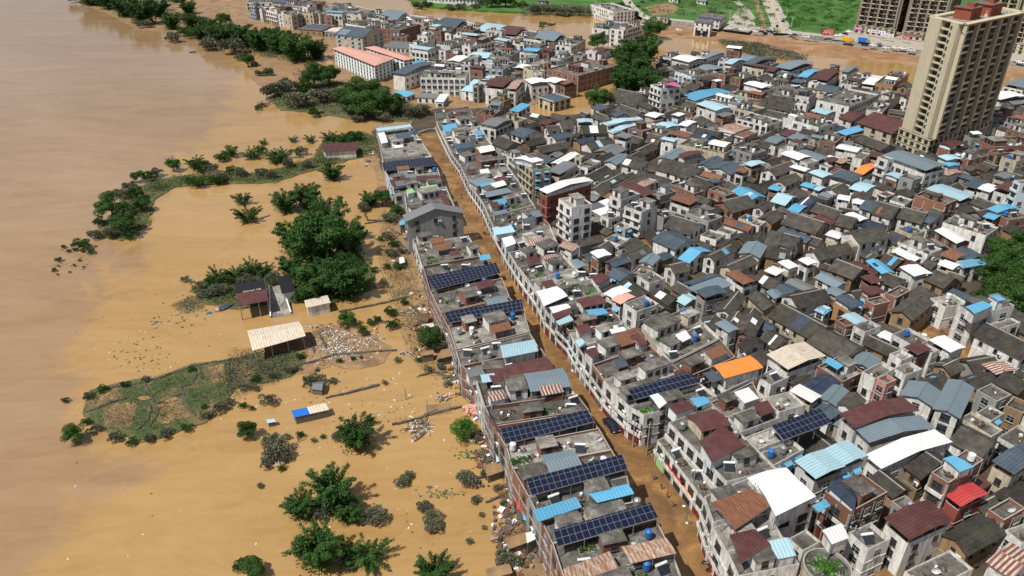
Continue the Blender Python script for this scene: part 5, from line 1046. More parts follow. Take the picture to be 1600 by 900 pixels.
# school: two wings under pink hipped roofs
A=[un(x,y,10) for x,y in [(519.5,75),(586,102),(617,90),(536,70.7)]]; Bq=[un(x,y,10) for x,y in [(570,73),(632,93),(647,90.5),(588,71)]]
c,a=ctr(A); sc_=tag(empty('school_building',c+(.1,)),'white-blue five storey school with salmon pink hipped roofs above the big bush','building')
b=[(p[0]-c[0],p[1]-c[1]) for p in ccw(Bq)]
m=MB(); k=.94; ca=(0,0); aw=[(p[0]*k,p[1]*k) for p in a]; m.prism(aw,-.5,9.4,0)
for f in range(1,5):
    for i in range(4):
        ln,t,nn,an=edge(aw[i],aw[(i+1)%4]); m.box(((aw[i][0]+aw[(i+1)%4][0])/2,(aw[i][1]+aw[(i+1)%4][1])/2,f*1.9-.1),(ln,.14,.12),1,an)
bc=(sum(p[0] for p in b)/4,sum(p[1] for p in b)/4); bw=[(bc[0]+(p[0]-bc[0])*k,bc[1]+(p[1]-bc[1])*k) for p in b]; m.prism(bw,-.5,9.2,0); m.build('wall',['wall_blue','wall_white'],sc_)
def hip(m,q,z,rise,over,mt,mu):
    e0=Vector((q[1][0]-q[0][0],q[1][1]-q[0][1])); e1=Vector((q[3][0]-q[0][0],q[3][1]-q[0][1])); l0,l1=e0.length,e1.length; e0/=l0; e1/=l1
    P=[Vector(q[0])-e0*over-e1*over,Vector(q[1])+e0*over-e1*over,Vector(q[2])+e0*over+e1*over,Vector(q[3])-e0*over+e1*over]
    long0=l0>l1; 
    if not long0: P=[P[1],P[2],P[3],P[0]]; l0,l1=l1,l0
    r0=(P[0]+P[3])/2+(P[1]-P[0])*min(.4,(l1/2/l0)); r1=(P[1]+P[2])/2-(P[1]-P[0])*min(.4,(l1/2/l0)); v=lambda p,zz:(p.x,p.y,zz)
    m.face([v(P[0],z),v(P[1],z),v(r1,z+rise),v(r0,z+rise)],mt); m.face([v(P[2],z),v(P[3],z),v(r0,z+rise),v(r1,z+rise)],mt)
    m.face([v(P[1],z),v(P[2],z),v(r1,z+rise)],mt); m.face([v(P[3],z),v(P[0],z),v(r0,z+rise)],mt); m.face([v(p,z-.02) for p in reversed(P)],mu)
    for i in range(4): j=(i+1)%4; m.face([v(P[i],z-.35),v(P[j],z-.35),v(P[j],z),v(P[i],z)],mu)
m=MB(); hip(m,a,9.6,1.1,.3,0,1); m.build('roof',['metal_pink','metal_maroon'],sc_); m=MB(); hip(m,b,9.45,1.0,.3,0,1); m.build('roof',['metal_pink','metal_maroon'],sc_)
nbs={}; visi=[]
for i in range(4):
    ln,t,nn,an=edge(aw[i],aw[(i+1)%4]); mx,my=(aw[i][0]+aw[(i+1)%4][0])/2+c[0],(aw[i][1]+aw[(i+1)%4][1])/2+c[1]
    if -mx*nn[0]-my*nn[1]>0: visi.append(i)
    nbs[i]=max(3,int(ln/3.6))
wins(sc_,aw,visi,0,1.9,5,nbs,'w4',(1.4,1,1.15)); 
wins(sc_,bw,[i for i in visi],0,1.9,5,{i:max(2,int(edge(bw[i],bw[(i+1)%4])[0]/4)) for i in range(4)},'w5',(1,1,.8),40)
# cream residential tower
def tower(name,label,q,z0,zp,z1,fl,wallm,bays,podium=True,cap=True,pt='tower_cream',fins=.75,group=None):
    q=ccw(q); c=(sum(p[0] for p in q)/4,sum(p[1] for p in q)/4); q=[(p[0]-c[0],p[1]-c[1]) for p in q]; r=tag(empty(name,c+(z0,)),label,'tower',group); zp-=z0; z1-=z0; fh=(z1-zp)/fl
    def inset(k): return [(p[0]*(1-k/math.hypot(*p)),p[1]*(1-k/math.hypot(*p))) for p in q]
    core=inset(3.2)
    m=MB(); m.prism(core,zp-.1,z1,0,2); wall=m
    nwin=0; ex=MB(); nb=0; exb=MB()
    for i in range(4):
        a,b=core[i],core[(i+1)%4]; ln,t,nn,an=edge(a,b); n=bays[i]
        mx,my=(a[0]+b[0])/2+c[0],(a[1]+b[1])/2+c[1]; vis=(-mx*nn[0]-my*nn[1])>0
        if n=='end':      # narrow end: solid cream piers either side of a recessed balcony stack
            wall.box(((a[0]+b[0])/2*1.0+t[0]*ln*.08+nn[0]*.06,(a[1]+b[1])/2+t[1]*ln*.08+nn[1]*.06,zp),(ln*.32,.1,z1-zp-.5),1,an)  # dark panel paints the recess's shade behind the balconies
            for u0,u1 in ((0,.42),(.74,1)):
                x,y=a[0]+(b[0]-a[0])*(u0+u1)/2,a[1]+(b[1]-a[1])*(u0+u1)/2; wall.box((x+nn[0]*1.2,y+nn[1]*1.2,zp-.05),(ln*(u1-u0),2.6,z1-zp+.9),0,an)
            for f in range(fl):
                u=.58; x,y=a[0]+(b[0]-a[0])*u,a[1]+(b[1]-a[1])*u; bm=MB(); z=zp+f*fh
                bm.box((x+nn[0]*1.15,y+nn[1]*1.15,z),(ln*.30,2.0,.16),0,an); bm.box((x+nn[0]*2.1,y+nn[1]*2.1,z+.1),(ln*.30,.14,.75),0,an); bm.build('balcony',[pt],r); nb+=1
                inst(PR['w5'],'window',r,(x+nn[0]*.02,y+nn[1]*.02,z+fh*.55),an,(1.9,1,1.05)); 
                x2,y2=a[0]+(b[0]-a[0])*.80,a[1]+(b[1]-a[1])*.80; inst(PR['w4'],'window',r,(x2+nn[0]*2.52,y2+nn[1]*2.52,z+fh*.6),an,(1,1,1)); nwin+=2
            continue
        for k in range(0,n+1,2):
            u=k/n; x,y=a[0]+(b[0]-a[0])*u,a[1]+(b[1]-a[1])*u; wd=fins if k%2 else fins*1.7; wall.box((x+nn[0]*.9,y+nn[1]*.9,zp-.05),(wd,1.5,z1-zp+(.9 if k%2==0 else .2)),0 ,an)
        for k in range(n):
            u=(k+.5)/n; x,y=a[0]+(b[0]-a[0])*u,a[1]+(b[1]-a[1])*u; w_=ln/n
            wall.box((x+nn[0]*.35,y+nn[1]*.35,z1-.2),(w_,1.4,.9),0,an); wall.box((x+nn[0]*.02,y+nn[1]*.02,zp+.1),(w_-.25,.1,z1-zp-.4),1,an)  # full-height dark panel per bay: shade of the recess put into wall colour
            for f in range(fl):
                z=zp+f*fh
                if k%2==0 or True:
                    dep=1.9 if k%2==0 else .9; tgt=bm=MB() if (nb<100 and vis) else exb
                    tgt.box((x+nn[0]*dep/2,y+nn[1]*dep/2,z),(w_-.3,dep,.2),0,an)
                    if k%2==0: tgt.box((x+nn[0]*dep,y+nn[1]*dep,z+.1),(w_-.5,.12,.62),0 if f%3 else 1,an)
                    if tgt is not exb: bm.build('balcony',[pt,'metal_maroon'],r); nb+=1
                if vis:
                    if nwin<100: inst(PR['w5'],'window',r,(x+nn[0]*.02,y+nn[1]*.02,z+fh*.55),an,((w_-1.4)/1.9,1,1.2)); nwin+=1
                    else: ex.box((x+nn[0]*.05,y+nn[1]*.05,z+fh*.2),(w_-1.7,.12,fh*.78),0,an)
    for i in range(4):
        a,b=core[i],core[(i+1)%4]; ln,t,nn,an=edge(a,b); wall.box(((a[0]+b[0])/2+nn[0]*1.0,(a[1]+b[1])/2+nn[1]*1.0,z1+.7),(ln+2,2.3,.28),0,an); wall.box(((a[0]+b[0])/2+nn[0]*2.2,(a[1]+b[1])/2+nn[1]*2.2,z1+.45),(ln+4.3,.16,.2),3,an)
    wall.build('wall',[wallm,'frame_dark','roof_concrete_pale','terracotta'],r)
    if ex.f: tag(ex.build('window',['glass_dark'],r),kind='stuff')
    if exb.f: tag(exb.build('balcony',[pt,'metal_maroon'],r),kind='stuff')
    if podium:
        m=MB(); pq=inset(-.4); m.prism(pq,-.5,zp,0,1)
        for z in (zp*.38,zp*.70,zp-.3):
            for i in range(4): ln,t,nn,an=edge(pq[i],pq[(i+1)%4]); m.box(((pq[i][0]+pq[(i+1)%4][0])/2,(pq[i][1]+pq[(i+1)%4][1])/2,z),(ln+.3,.5,.22),0,an)
        po=m.build('podium',[pt,'roof_concrete'],r); n=0
        for i in range(4):
            ln,t,nn,an=edge(pq[i],pq[(i+1)%4]); mx,my=(pq[i][0]+pq[(i+1)%4][0])/2+c[0],(pq[i][1]+pq[(i+1)%4][1])/2+c[1]
            if -mx*nn[0]-my*nn[1]>0:
                for f in range(3):
                    for k in range(int(ln/3.4)):
                        u=(k+.5)/int(ln/3.4); x,y=pq[i][0]+(pq[(i+1)%4][0]-pq[i][0])*u,pq[i][1]+(pq[(i+1)%4][1]-pq[i][1])*u; inst(PR['w5'],'window',po,(x+nn[0]*.02,y+nn[1]*.02,zp*(f+.55)/3.1),an,(1,1,.9)); n+=1
    if cap:
        for u,v,s in ((-.20,.02,1),(.16,.05,1.15)):
            e0=Vector((core[1][0]-core[0][0],core[1][1]-core[0][1])); e1=Vector((core[3][0]-core[0][0],core[3][1]-core[0][1])); 
            if e0.length<e1.length: e0,e1=e1,e0
            p=e0*u+e1*v; an=math.atan2(e0.y,e0.x); m=MB(); m.box((p.x,p.y,z1),(8*s,6.5*s,4.2),0,an); m.box((p.x,p.y,z1+4.2),(9*s,7.4*s,.4),0,an,1); m.box((p.x+1,p.y,z1+4.6),(3,3,1.4),0,an,1); rb=m.build('roof_room',['terracotta','roof_concrete'],r)
            inst(PR['w1'],'window',rb,(p.x-math.sin(an)*-3.3*s,p.y-math.cos(an)*3.3*s,z1+2),an)
        for k in range(7): 
            m=MB(); x,y=rrT.uniform(-10,10),rrT.uniform(-5,5); m.beam((x,y,z1),(x,y,z1+2.2),.12,0,5); m.box((x,y,z1),(.8,.8,.9),0); m.build('vent_pipe',['plastic_white'],r)
    return r
rrT=random.Random(8)
fr=Vector(un(1445,250,0)); lf=Vector(un(1402,219,0)); d1=Vector((.82,.575)).normalized(); le=(lf-fr); d2=Vector((-d1.y,d1.x)); dl=(le.normalized()+d2*.9).normalized(); W_=17.
Q=[fr,fr+d1*50,fr+d1*50+dl*W_,fr+dl*W_]; Q=[(p.x,p.y) for p in Q]
tower('cream_residential_tower','tall cream residential tower with stacked balconies and red-brown roof rooms',Q,.1,8.5,52,17,'tower_cream',[10,2,10,'end'])
E8=EZ
def tq(pts,z): 
    P=[Vector(un(x,y,z)) for x,y in pts]; P.append(P[0]+(P[2]-P[1])); return [(p.x,p.y) for p in P]
tower('dark_residential_tower','dark balconied tower above the shops, left one of the pair',tq([(1334,50),(1396,58),(1420,36)],E8),E8,E8+5,E8+55,18,'tower_dark',[8,4,8,4],cap=False,group='dark towers behind the embankment')
tower('dark_residential_tower','dark balconied tower right of its twin, half hidden by the cream tower',tq([(1408,60),(1468,66),(1490,42)],E8),E8,E8+5,E8+55,18,'tower_dark',[8,4,8,4],cap=False,group='dark towers behind the embankment')
tower('distant_cream_tower','cream tower behind the main one, at the right edge of the photo',tq([(1578,82),(1640,92),(1660,62)],E8),E8,E8+6,E8+58,18,'tower_cream',[8,4,8,4],cap=False)
tower('distant_cream_tower','cream tower far behind, in the top right corner of the photo',tq([(1520,44),(1580,50),(1590,30)],E8),E8,E8+6,E8+58,18,'tower_cream',[8,4,8,4],cap=False)
# sign boards with brush-like strokes
def glyphs(m,o,t,n,w_,h_,cnt,mat,rr):
    # small illegible characters, each a few strokes
    cw=w_/cnt
    for k in range(cnt):
        cx=-w_/2+cw*(k+.5)
        for s in range(5):
            hz=rr.random()<.5; x=cx+rr.uniform(-.25,.25)*cw; z=rr.uniform(.2,.8)*h_; sx,sz=((cw*.6,h_*.09) if hz else (cw*.12,h_*.5))
            p=Vector(o)+Vector(t)*x; m.box((p.x+n[0]*.1,p.y+n[1]*.1,o[2]+z-sz/2),(sx,.05,sz),mat,math.atan2(t[1],t[0]))
def board(name,label,a,b,z0,h_,mats,cnt,rr,posts=0,cat='sign',grp=None,parent=None):
    a=Vector(a);b=Vector(b); c=(a+b)/2; ln,t,nn,an=edge(tuple(a),tuple(b)); r=empty(name,(c.x,c.y,z0)); tag(r,label,cat,grp)
    m=MB(); m.box((0,0,0),(ln,.14,h_),0,an); m.build('panel',[mats[0]],r); m=MB(); glyphs(m,(0,0,0),(t[0],t[1],0),nn,ln*.86,h_,cnt,0,rr); m.build('lettering',[mats[1]],r)
    if posts:
        for s in (-1,1): m=MB(); m.beam((t[0]*s*ln*.4,t[1]*s*ln*.4,-posts),(t[0]*s*ln*.4,t[1]*s*ln*.4,.2),.12,0,5); m.build('post',['steel'],r)
    return r
rs=random.Random(3)
board('billboard','red billboard with rows of pale characters beside the embankment road',un(1284,55,E8+2),un(1302,56,E8+2),E8+2,4.2,('paint_red','plastic_white'),7,rs,2)
for x0,x1,y,mt,l in ((1333,1346,49,('metal_magenta','plastic_white'),'pink shop sign at left end of the tower shops'),(1354,1382,53,('plastic_white','paint_blue'),'long white shop sign with dark blue characters under the tower'),(1374,1394,59,('plastic_white','paint_blue'),'white sign with blue characters below the longer white sign'),(1398,1406,57,('shutter_red','plastic_white'),'dark red shop sign between the two dark towers'),(1409,1440,58,('metal_grey','paint_red'),'wide grey shop sign with red characters beside the cream tower'),(1408,1420,63,('paint_red','plastic_white'),'small red shop sign below the wide grey sign')):
    board('shop_sign',l,un(x0,y+4,E8),un(x1,y+4+(x1-x0)*.14,E8),E8+3.0,1.8,mt,6,rs,3.0,'sign','shop signs at the foot of the dark towers')
# red shop sign and pale green board on the street front
def onfront(p,q,t,off_=.0):
    a=Vector(un(*p));b=Vector(un(*q)); c=a.lerp(b,t); ln,tt,nn,an=edge(tuple(a),tuple(b)); return c,Vector(nn)
FA,FB=(1020,710),(1098,812)
d_=[f for f in FOOT if f['name']=='low_shop_block'][0]; a=Vector(d_['poly'][0]); b=Vector(d_['poly'][3]); nn=Vector((-(b-a).y,(b-a).x)).normalized(); 
if nn.x>0: nn=-nn
a,b=(a,b) if a.y<b.y else (b,a)      # a = near end
P_=lambda t,o:(lambda v:(v.x,v.y))(b.lerp(a,t)+nn*o)
board('shop_sign','long red shop sign with yellow characters facing the muddy street',P_(.26,.32),P_(.60,.32),2.5,1.2,('paint_red','paint_yellow'),9,rs,0)
board('shop_sign','orange-red shop sign, faded, right of the long red one',P_(.62,.32),P_(.80,.32),2.4,1.0,('metal_orange','plastic_white'),6,rs,0)
m=MB(); p0,p1=P_(.06,.3),P_(.22,.3); ln,t,n_,an=edge(p0,p1); m.box((0,0,0),(ln,.12,3.0),0,an); o=m.build('green_shutter',['metal_green']); o.location=((p0[0]+p1[0])/2,(p0[1]+p1[1])/2,.2); tag(o,'pale green roller shutter left of the red shop sign','shutter')
# pump house on the embankment
def block(name,label,q,z0,h_,wm,rm,cat='building',vb=None,over=.5,kind='w0',fl=2,wn=True):
    q=ccw(q); c,q=ctr(q); r=tag(empty(name,c+(z0,)),label,cat); m=MB(); m.prism(q,-.4,h_,0); m.build('wall',[wm],r); m=MB(); k=1+over/5; qq=[(p[0]*k,p[1]*k) for p in q]; m.prism(qq,h_,h_+.35,1,0,True); m.build('roof',[rm,'paint_blue' if 'pump' in name else wm],r)
    if wn:
        for i in range(4):
            ln,t,nn,an=edge(q[i],q[(i+1)%4]); mx,my=(q[i][0]+q[(i+1)%4][0])/2+c[0],(q[i][1]+q[(i+1)%4][1])/2+c[1]
            if -mx*nn[0]-my*nn[1]>0: wins(r,q,[i],0,h_/fl,fl,{i:max(1,int(ln/3.2))},kind)
    return r
block('pump_house','white two storey pump house with blue roof edge on the embankment',tq([(1091,40),(1123,45),(1133,39)],EZ),EZ,6.2,'wall_white','roof_concrete')
g_=block('pump_gate_house','white gate house with two dark intake openings below the pump house',tq([(1083,56),(1108,59),(1112,54)],0),.3,9.2,'wall_white','roof_concrete',fl=3)
c,q=ctr(tq([(1083,56),(1108,59),(1112,54)],0)); ln,t,nn,an=edge(q[0],q[1])
for s in (-1,1): m=MB(); m.box(((q[0][0]+q[1][0])/2+t[0]*s*ln*.23+nn[0]*.03,(q[0][1]+q[1][1])/2+t[1]*s*ln*.23+nn[1]*.03,.2),(ln*.34,.14,3.6),0,an); m.build('intake_opening',['black_plastic'],g_)
block('roadside_hut','small beige roadside hut beside the dirt track',tq([(1030,34),(1043,36),(1046,32)],EZ),EZ,3,'wall_beige','roof_concrete',fl=1)
block('white_riverside_hall','long low white hall on the far bank at the top edge',tq([(668,4),(746,9),(750,1)],1.5),1.5,5.5,'wall_white','metal_white',fl=1)
block('riverside_shelter','tiny grey shelter on stilts on the far bank',tq([(840,6),(853,7),(855,3)],1.5),1.5,3.,'wall_cement','metal_grey',fl=1)
for x,y,l in ((1095,6,'metal roofed shed in the meadow above the pump house'),(1052,3,'grey shed at the top edge beside the dirt track')):
    block('field_shed',l,tq([(x-7,y),(x+7,y+2),(x+9,y-3)],EZ),EZ,3,'wall_white','metal_greyblue',fl=1)
# round terraced roof building
cx,cy=un(1292,888,8.2); r=tag(empty('round_building',(cx,cy,.1)),'round building with a plant covered circular roof terrace at the bottom edge','building'); m=MB(); n=28; R_=3.7
P=[(R_*math.cos(i/n*6.283),R_*math.sin(i/n*6.283)) for i in range(n)]; m.prism(P,-.3,8,0,1)
for i in range(n):
    a,b=P[i],P[(i+1)%n]; m.prism([(a[0]*.93,a[1]*.93),(b[0]*.93,b[1]*.93),b,a][::-1],7.99,8.6,2)
m.build('wall',['wall_beige','roof_concrete','concrete_frame'],r)
for k in range(10): a=k*2.4; inst(PR['plants2' if k%2 else 'plants'],'planter',r,(2.0*math.cos(a)*(.4+k/14),2.0*math.sin(a)*(.4+k/14),8),a,(.7,.7,.7))
m=MB(); 
for z in (2.6,5.4): 
    pp=[(p[0]*1.05,p[1]*1.05) for p in P]; m.prism(pp,z,z+.2,0,None,True)
m.build('cornice',['concrete_frame'],r)
# faded mural on the end wall of the mural building
f=[f for f in FOOT if f['label'] and 'mural' in f['label']]
if f:
    f=f[0]; cx,cy=f['c']; q=f['poly']; bi=min(range(4),key=lambda i:(q[i][0]+q[(i+1)%4][0])/2*1.0+ (q[i][1]+q[(i+1)%4][1])*.15)
    best=None
    for i in range(4):
        ln,t,nn,an=edge(q[i],q[(i+1)%4])
        if best is None or -nn[0]-.3*nn[1]>best[0]: best=(-nn[0]-.3*nn[1],i)
    i=best[1]; a,b=q[i],q[(i+1)%4]; ln,t,nn,an=edge(a,b); rm=random.Random(2); m=MB()
    for k in range(16):
        u=rm.uniform(.1,.9); z=rm.uniform(.6,f['h']-1.2); m.box((a[0]+(b[0]-a[0])*u+nn[0]*(.06+.004*k)-cx,a[1]+(b[1]-a[1])*u+nn[1]*(.06+.004*k)-cy,z),(rm.uniform(1,3.4),.05,rm.uniform(.5,1.5)),rm.randrange(4),an)
    m.build('mural',['metal_green','wall_pink','wall_yellowbrick','wall_blue'],f['root'])
# ---------------------------------------------------------------- flooded left side: sheds, walls, debris
def hut(name,label,pts,h_,roofm,wallm,rise=.35,z0=-.3,cat='shed',walls=(0,1,2,3),kinds=None,split=None,posts=True):
    q=ccw([un(x,y,h_) for x,y in pts]); c,q=ctr(q); r=tag(empty(name,c+(0.02,)),label,cat); m=MB()
    if kinds!='open': 
        k=.92; m.prism([(p[0]*k,p[1]*k) for p in q],z0,h_-.05,0); m.build('wall',[wallm],r)
    else:
        m2=MB(); m2.face([(p[0]*.9,p[1]*.9,.1) for p in q],0)
        for i in (2,): 
            ln,t,nn,an=edge(q[i],q[(i+1)%4]); m.box(((q[i][0]+q[(i+1)%4][0])/2*.93,(q[i][1]+q[(i+1)%4][1])/2*.93,z0),(ln*.9,.2,h_-z0-.1),0,an)
        m.build('back_wall',[wallm],r)
        for i in range(4):
            for k in range(3 if i in (0,2) else 2):
                p=lerp(q[i],q[(i+1)%4],k/(3 if i in (0,2) else 2)); pm=MB(); pm.beam((p[0]*.92,p[1]*.92,z0),(p[0]*.92,p[1]*.92,h_),.14,0,5); pm.build('post',['concrete_frame'],r)
    m=MB()
    if split:
        u=split[0]; mid0,mid1=lerp(q[0],q[3],u),lerp(q[1],q[2],u)
        if split[1]=='x': A_,B_=[q[0],lerp(q[0],q[1],u),lerp(q[3],q[2],u),q[3]],[lerp(q[0],q[1],u),q[1],q[2],lerp(q[3],q[2],u)]
        else: A_,B_=[q[0],q[1],mid1,mid0],[mid0,mid1,q[2],q[3]]
        shed(m,A_,h_,rise*u,0,0,0); m.build('roof_panel',[roofm],r); m=MB(); shed(m,B_,h_+(rise*u+.04 if split[1]=='y' else .03),rise*(1-u),0,0,0); m.build('roof_panel',[split[2]],r)
    else: gable(m,q,h_,rise,.1,0,0,.08); m.build('roof',[roofm],r)
    return r
h1=hut('waterside_shed','flooded shed with a maroon roof and black sign panel with white characters',[(373,479),(420,470),(413,440),(366,447)],4.5,'metal_maroon','wall_white',.5,kinds='open',split=(.55,'y','black_plastic'))
q=[un(x,y,5.1) for x,y in [(373,459),(413,452)]]; m=MB(); ln,t,nn,an=edge(q[0],q[1]); c=h1.location
# white characters lying on the black roof panel
for k in range(9):
    for s in range(3):
        u=.15+.75*k/9+rs.uniform(-.02,.02); x,y=q[0][0]+(q[1][0]-q[0][0])*u-c[0],q[0][1]+(q[1][1]-q[0][1])*u-c[1]+rs.uniform(-.3,.3)+.6; m.box((x,y,5.08),(.45 if s else .12,.09 if s else .5,.03),0,an)
m.build('lettering',['plastic_white'],h1)
hut('concrete_shelter','small hut with black roof and white frame beside the concrete ramp',[(441,459),(461,455),(454,430),(434,433)],3.6,'black_plastic','wall_white',.1)
m=MB(); P=[un(x,y,z) for x,y,z in ((423,497,0),(455,491,0),(440,446,2),(421,450,2))]; m.face([P[0]+(.08,),P[1]+(.08,),P[2]+(2.2,),P[3]+(2.2,)],0)
for a,b in ((0,3),(1,2)): m.beam(P[a]+(.5,),P[b]+(2.6,),.25,1,4)
tag(m.build('boat_ramp',['roof_concrete_pale','plastic_white']),'concrete ramp running down into the flood between shed and hut','ramp')
hut('white_waterside_hut','white hut with pale flat roof standing in the flood below the bamboos',[(479,481),(516,473),(511,462),(476,470)],3,'metal_cream','wall_white',.2)
hut('long_barn','long open barn with cream corrugated roof standing in the flood',[(395,548),(477,525),(466,503),(387,517)],4.0,'metal_cream','shutter_grey',.9,kinds='open')
hut('maroon_roofed_hut','white hut under a maroon metal roof on the wooded spit',[(506,238),(558,235),(557,222),(501,226)],3.6,'metal_maroon','wall_white',.8)
hut('blue_tarp_shed','half sunken shed with roof of blue and pale tarpaulins',[(460,653),(514,641),(509,631),(455,643)],1.9,'tarp_blue','wood_grey',.25,split=(.45,'x','metal_cream'))
hut('floating_crate_hut','tiny pale blue roofed box hut left of the tarpaulin shed',[(419,661),(430,659),(428,655),(417,656)],1.2,'metal_paleblue','wood_grey',.1)
hut('collapsed_hut','collapsed hut with sagging grey cloth roof among muddy bushes',[(487,608),(503,610),(506,596),(490,598)],1.6,'metal_grey','wood_grey',.5)
for l,p,h_,rm in (('brown flat shed beside two more behind the west row',[(659,556),(678,553),(676,547),(658,550)],2,'bank_mud'),('open brown lean-to right of the flat brown shed',[(682,562),(707,556),(712,543),(690,547)],2.2,'bank_mud'),('grey-white lean-to above the round bushes',[(661,514),(678,510),(676,505),(659,508)],2.4,'metal_cream'),('small white box hut among garden plots near the west row',[(625,412),(632,410),(630,402),(624,403)],1.8,'metal_white'),
  ('brown roofed shed beside blue sheets behind the west row',[(762,744),(788,735),(780,722),(755,728)],2,'bank_mud'),('pale blue sheet roof against the west row, upper',[(776,722),(796,716),(792,706),(775,711)],2.6,'metal_paleblue'),('narrow pale blue sheet roof behind the solar building',[(772,700),(783,712),(786,706),(776,694)],3.4,'metal_skyblue'),
  ('brown slab shed near the bottom of the west row',[(795,858),(830,845),(822,832),(790,842)],2,'bank_mud'),('white sheet roof leaning by the bottom of west row',[(824,848),(845,838),(842,828),(822,834)],3,'metal_white'),('red awning roof hanging behind the blue canopy house',[(808,795),(820,800),(819,778),(806,780)],3,'metal_red'),('rust-brown roofed shed beside the tall grey gable wall',[(592,300),(604,297),(602,291),(588,293)],2.5,'metal_darkrust'),
  ('low shed with white sheet roof behind the grey gable wall',[(625,352),(637,350),(636,344),(624,345)],3,'metal_skyblue'),('brown framed shed with pit roof near litter heap',[(655,500),(668,503),(670,492),(655,490)],2,'wood'),('blue sheet lean-to below the red awning roof',[(818,812),(830,815),(828,803),(818,800)],3,'metal_skyblue'),('brown boarded shed by the bottom mud bank',[(762,905),(800,895),(795,882),(760,890)],1.5,'bank_mud')):
    hut('lean_to_shed',l,p,h_,rm,'wood_grey',.2)['group']='lean-to sheds behind the west row'
# orange tarpaulin, mud pad
m=MB(); 
for i in range(12):
    x,y=un(726+rs.uniform(0,20),634+rs.uniform(0,12),.5); m.box((x,y,.1),(rs.uniform(1,2),rs.uniform(.6,1.4),rs.uniform(.3,1)),0,rs.uniform(0,3))
tag(m.build('orange_tarpaulin',['metal_pink']),'crumpled pale orange tarpaulin heap beside the west row','tarpaulin')
# low walls
def wall_(name,label,pts,h_,wd,mat='stone_dark',z=0,group=None,ox=0,oy=0,sc=1.):
    P=[Vector(un(ox+x*sc,oy+y*sc,z)) for x,y in pts]; m=MB(); rr=random.Random(len(label)); c=P[0]
    for a,b in zip(P,P[1:]):
        n=max(1,int((b-a).length/.9)); an=math.atan2((b-a).y,(b-a).x)
        for k in range(n):
            p=a.lerp(b,(k+.5)/n)-c; m.box((p.x+rr.uniform(-.08,.08),p.y+rr.uniform(-.08,.08),-.2),((b-a).length/n*1.15,wd*rr.uniform(.7,1.2),.2+h_*rr.uniform(.6,1.15)),0,an+rr.uniform(-.12,.12))
    o=m.build(name,[mat]); o.location=(c.x,c.y,z); return tag(o,label,'wall',group)
GW=[('dry stone edge along the upper side of the garden terrace',[(520,690),(640,630),(760,615),(905,592),(1010,560),(1200,492),(1330,465),(1600,425)]),('crooked stone divider left of centre in the garden terrace',[(905,600),(935,650),(965,710)]),('long curved stone divider in the right half of the terrace',[(1130,615),(1150,675),(1185,745),(1225,800)]),('short stone divider beneath the upper terrace edge',[(1210,495),(1225,540),(1205,600),(1130,618)]),('thin stone divider right of the short one',[(1245,490),(1265,575)]),('stone divider near the muddy weeds at terrace right',[(1420,455),(1440,560),(1490,592)]),
 ('wavy stone divider across the terrace left part',[(540,775),(620,750),(700,715),(805,688),(820,725)]),('hooked stone divider at the terrace bottom left',[(860,722),(925,718),(945,765),(920,835),(850,892)]),('stone divider beside the hooked one',[(970,735),(992,785),(940,862)]),('stone divider between the tan puddles',[(990,722),(1060,690),(1135,662)])]
for l,p in GW: wall_('stone_wall',l,p,.28,.38,'stone_dark',.2,'dry stone dividers on the garden terrace',0,450,.25)
for l,p in [('half drowned wall beside the path below the white hut',[(530,488),(570,480),(600,474),(638,464)]),('drowned bank wall under the litter field',[(456,574),(490,566),(520,556),(560,552),(620,548)]),('broken wall line left of the lean-to sheds',[(510,622),(548,614),(590,603)]),('short broken wall line right of the broken wall',[(562,609),(592,602)]),('drowned wall in front of the mud pad',[(664,650),(690,644),(722,636)]),('thin drowned wall between debris heap and mud pad',[(614,664),(650,656),(668,650)]),('wall of stones beneath the lean-to sheds',[(655,588),(680,582),(700,590),(716,592)]),('drowned garden wall right of the barn',[(462,545),(470,570)]),('second drowned garden wall right of the barn',[(486,530),(492,552)]),('third drowned garden wall under the litter',[(498,520),(510,545)]),
  ('drowned field wall below the grey gable wall',[(568,330),(575,345),(600,345)]),('long drowned field wall under the rust roofed shed',[(570,350),(605,345),(630,340)]),('stone lip above the twin lean-to sheds',[(640,475),(655,490),(660,500)]),('low wall joining bank and muddy shrub beside west row',[(748,748),(775,742)]),('thin drowned wall below the muddy round shrub',[(760,786),(800,770)]),('low wall below the mud slab shed',[(780,905),(776,868),(790,860)]),('wall hook around the broken shed by the lowest bushes',[(778,845),(790,825),(800,820)])]:
    wall_('low_wall',l,p,.45,.55,'stone_dark',.0,'half drowned low walls')
wall_('canal_wall','concrete weir wall across the canal mouth north of the street',[(655,209),(668,206),(684,203)],1.2,.6,'concrete_frame')
m=MB(); P=[un(x,y,1.6) for x,y in [(944,110),(972,122),(970,128),(940,116)]]; m.prism(ccw(P),1.1,1.9,0,None,True); 
for a,b in ((0,1),(2,3)): m.beam(P[a]+(2.4,),P[b]+(2.4,),.15,0,4)
for k in range(5):
    p=lerp(P[2],P[3],k/4); m.beam(p+(-.3,),p+(2.4,),.25,0,5)
tag(m.build('canal_bridge',['concrete_frame']),'small concrete bridge over the canal left of the big bamboo','bridge')
for x,y,rx in ((226,622,1.5),(264,624,1.9),(250,634,1.2),(342,595,1.8),(389,583,1.3)):
    c=un(x,y,.36); m=MB(); m.face([(c[0]+rx*math.cos(i/14*6.283)*rs.uniform(.8,1.1),c[1]+rx*.55*math.sin(i/14*6.283)*rs.uniform(.8,1.1),.375) for i in range(14)],0); tag(m.build('puddle',['flood_water']),kind='structure')
m=MB(); P=[un(x,y,.1) for x,y in [(667,650),(705,645),(704,629),(665,633)]]; m.prism(ccw(P),-.1,.09,0); tag(m.build('mud_pad',['bank_mud']),kind='structure')
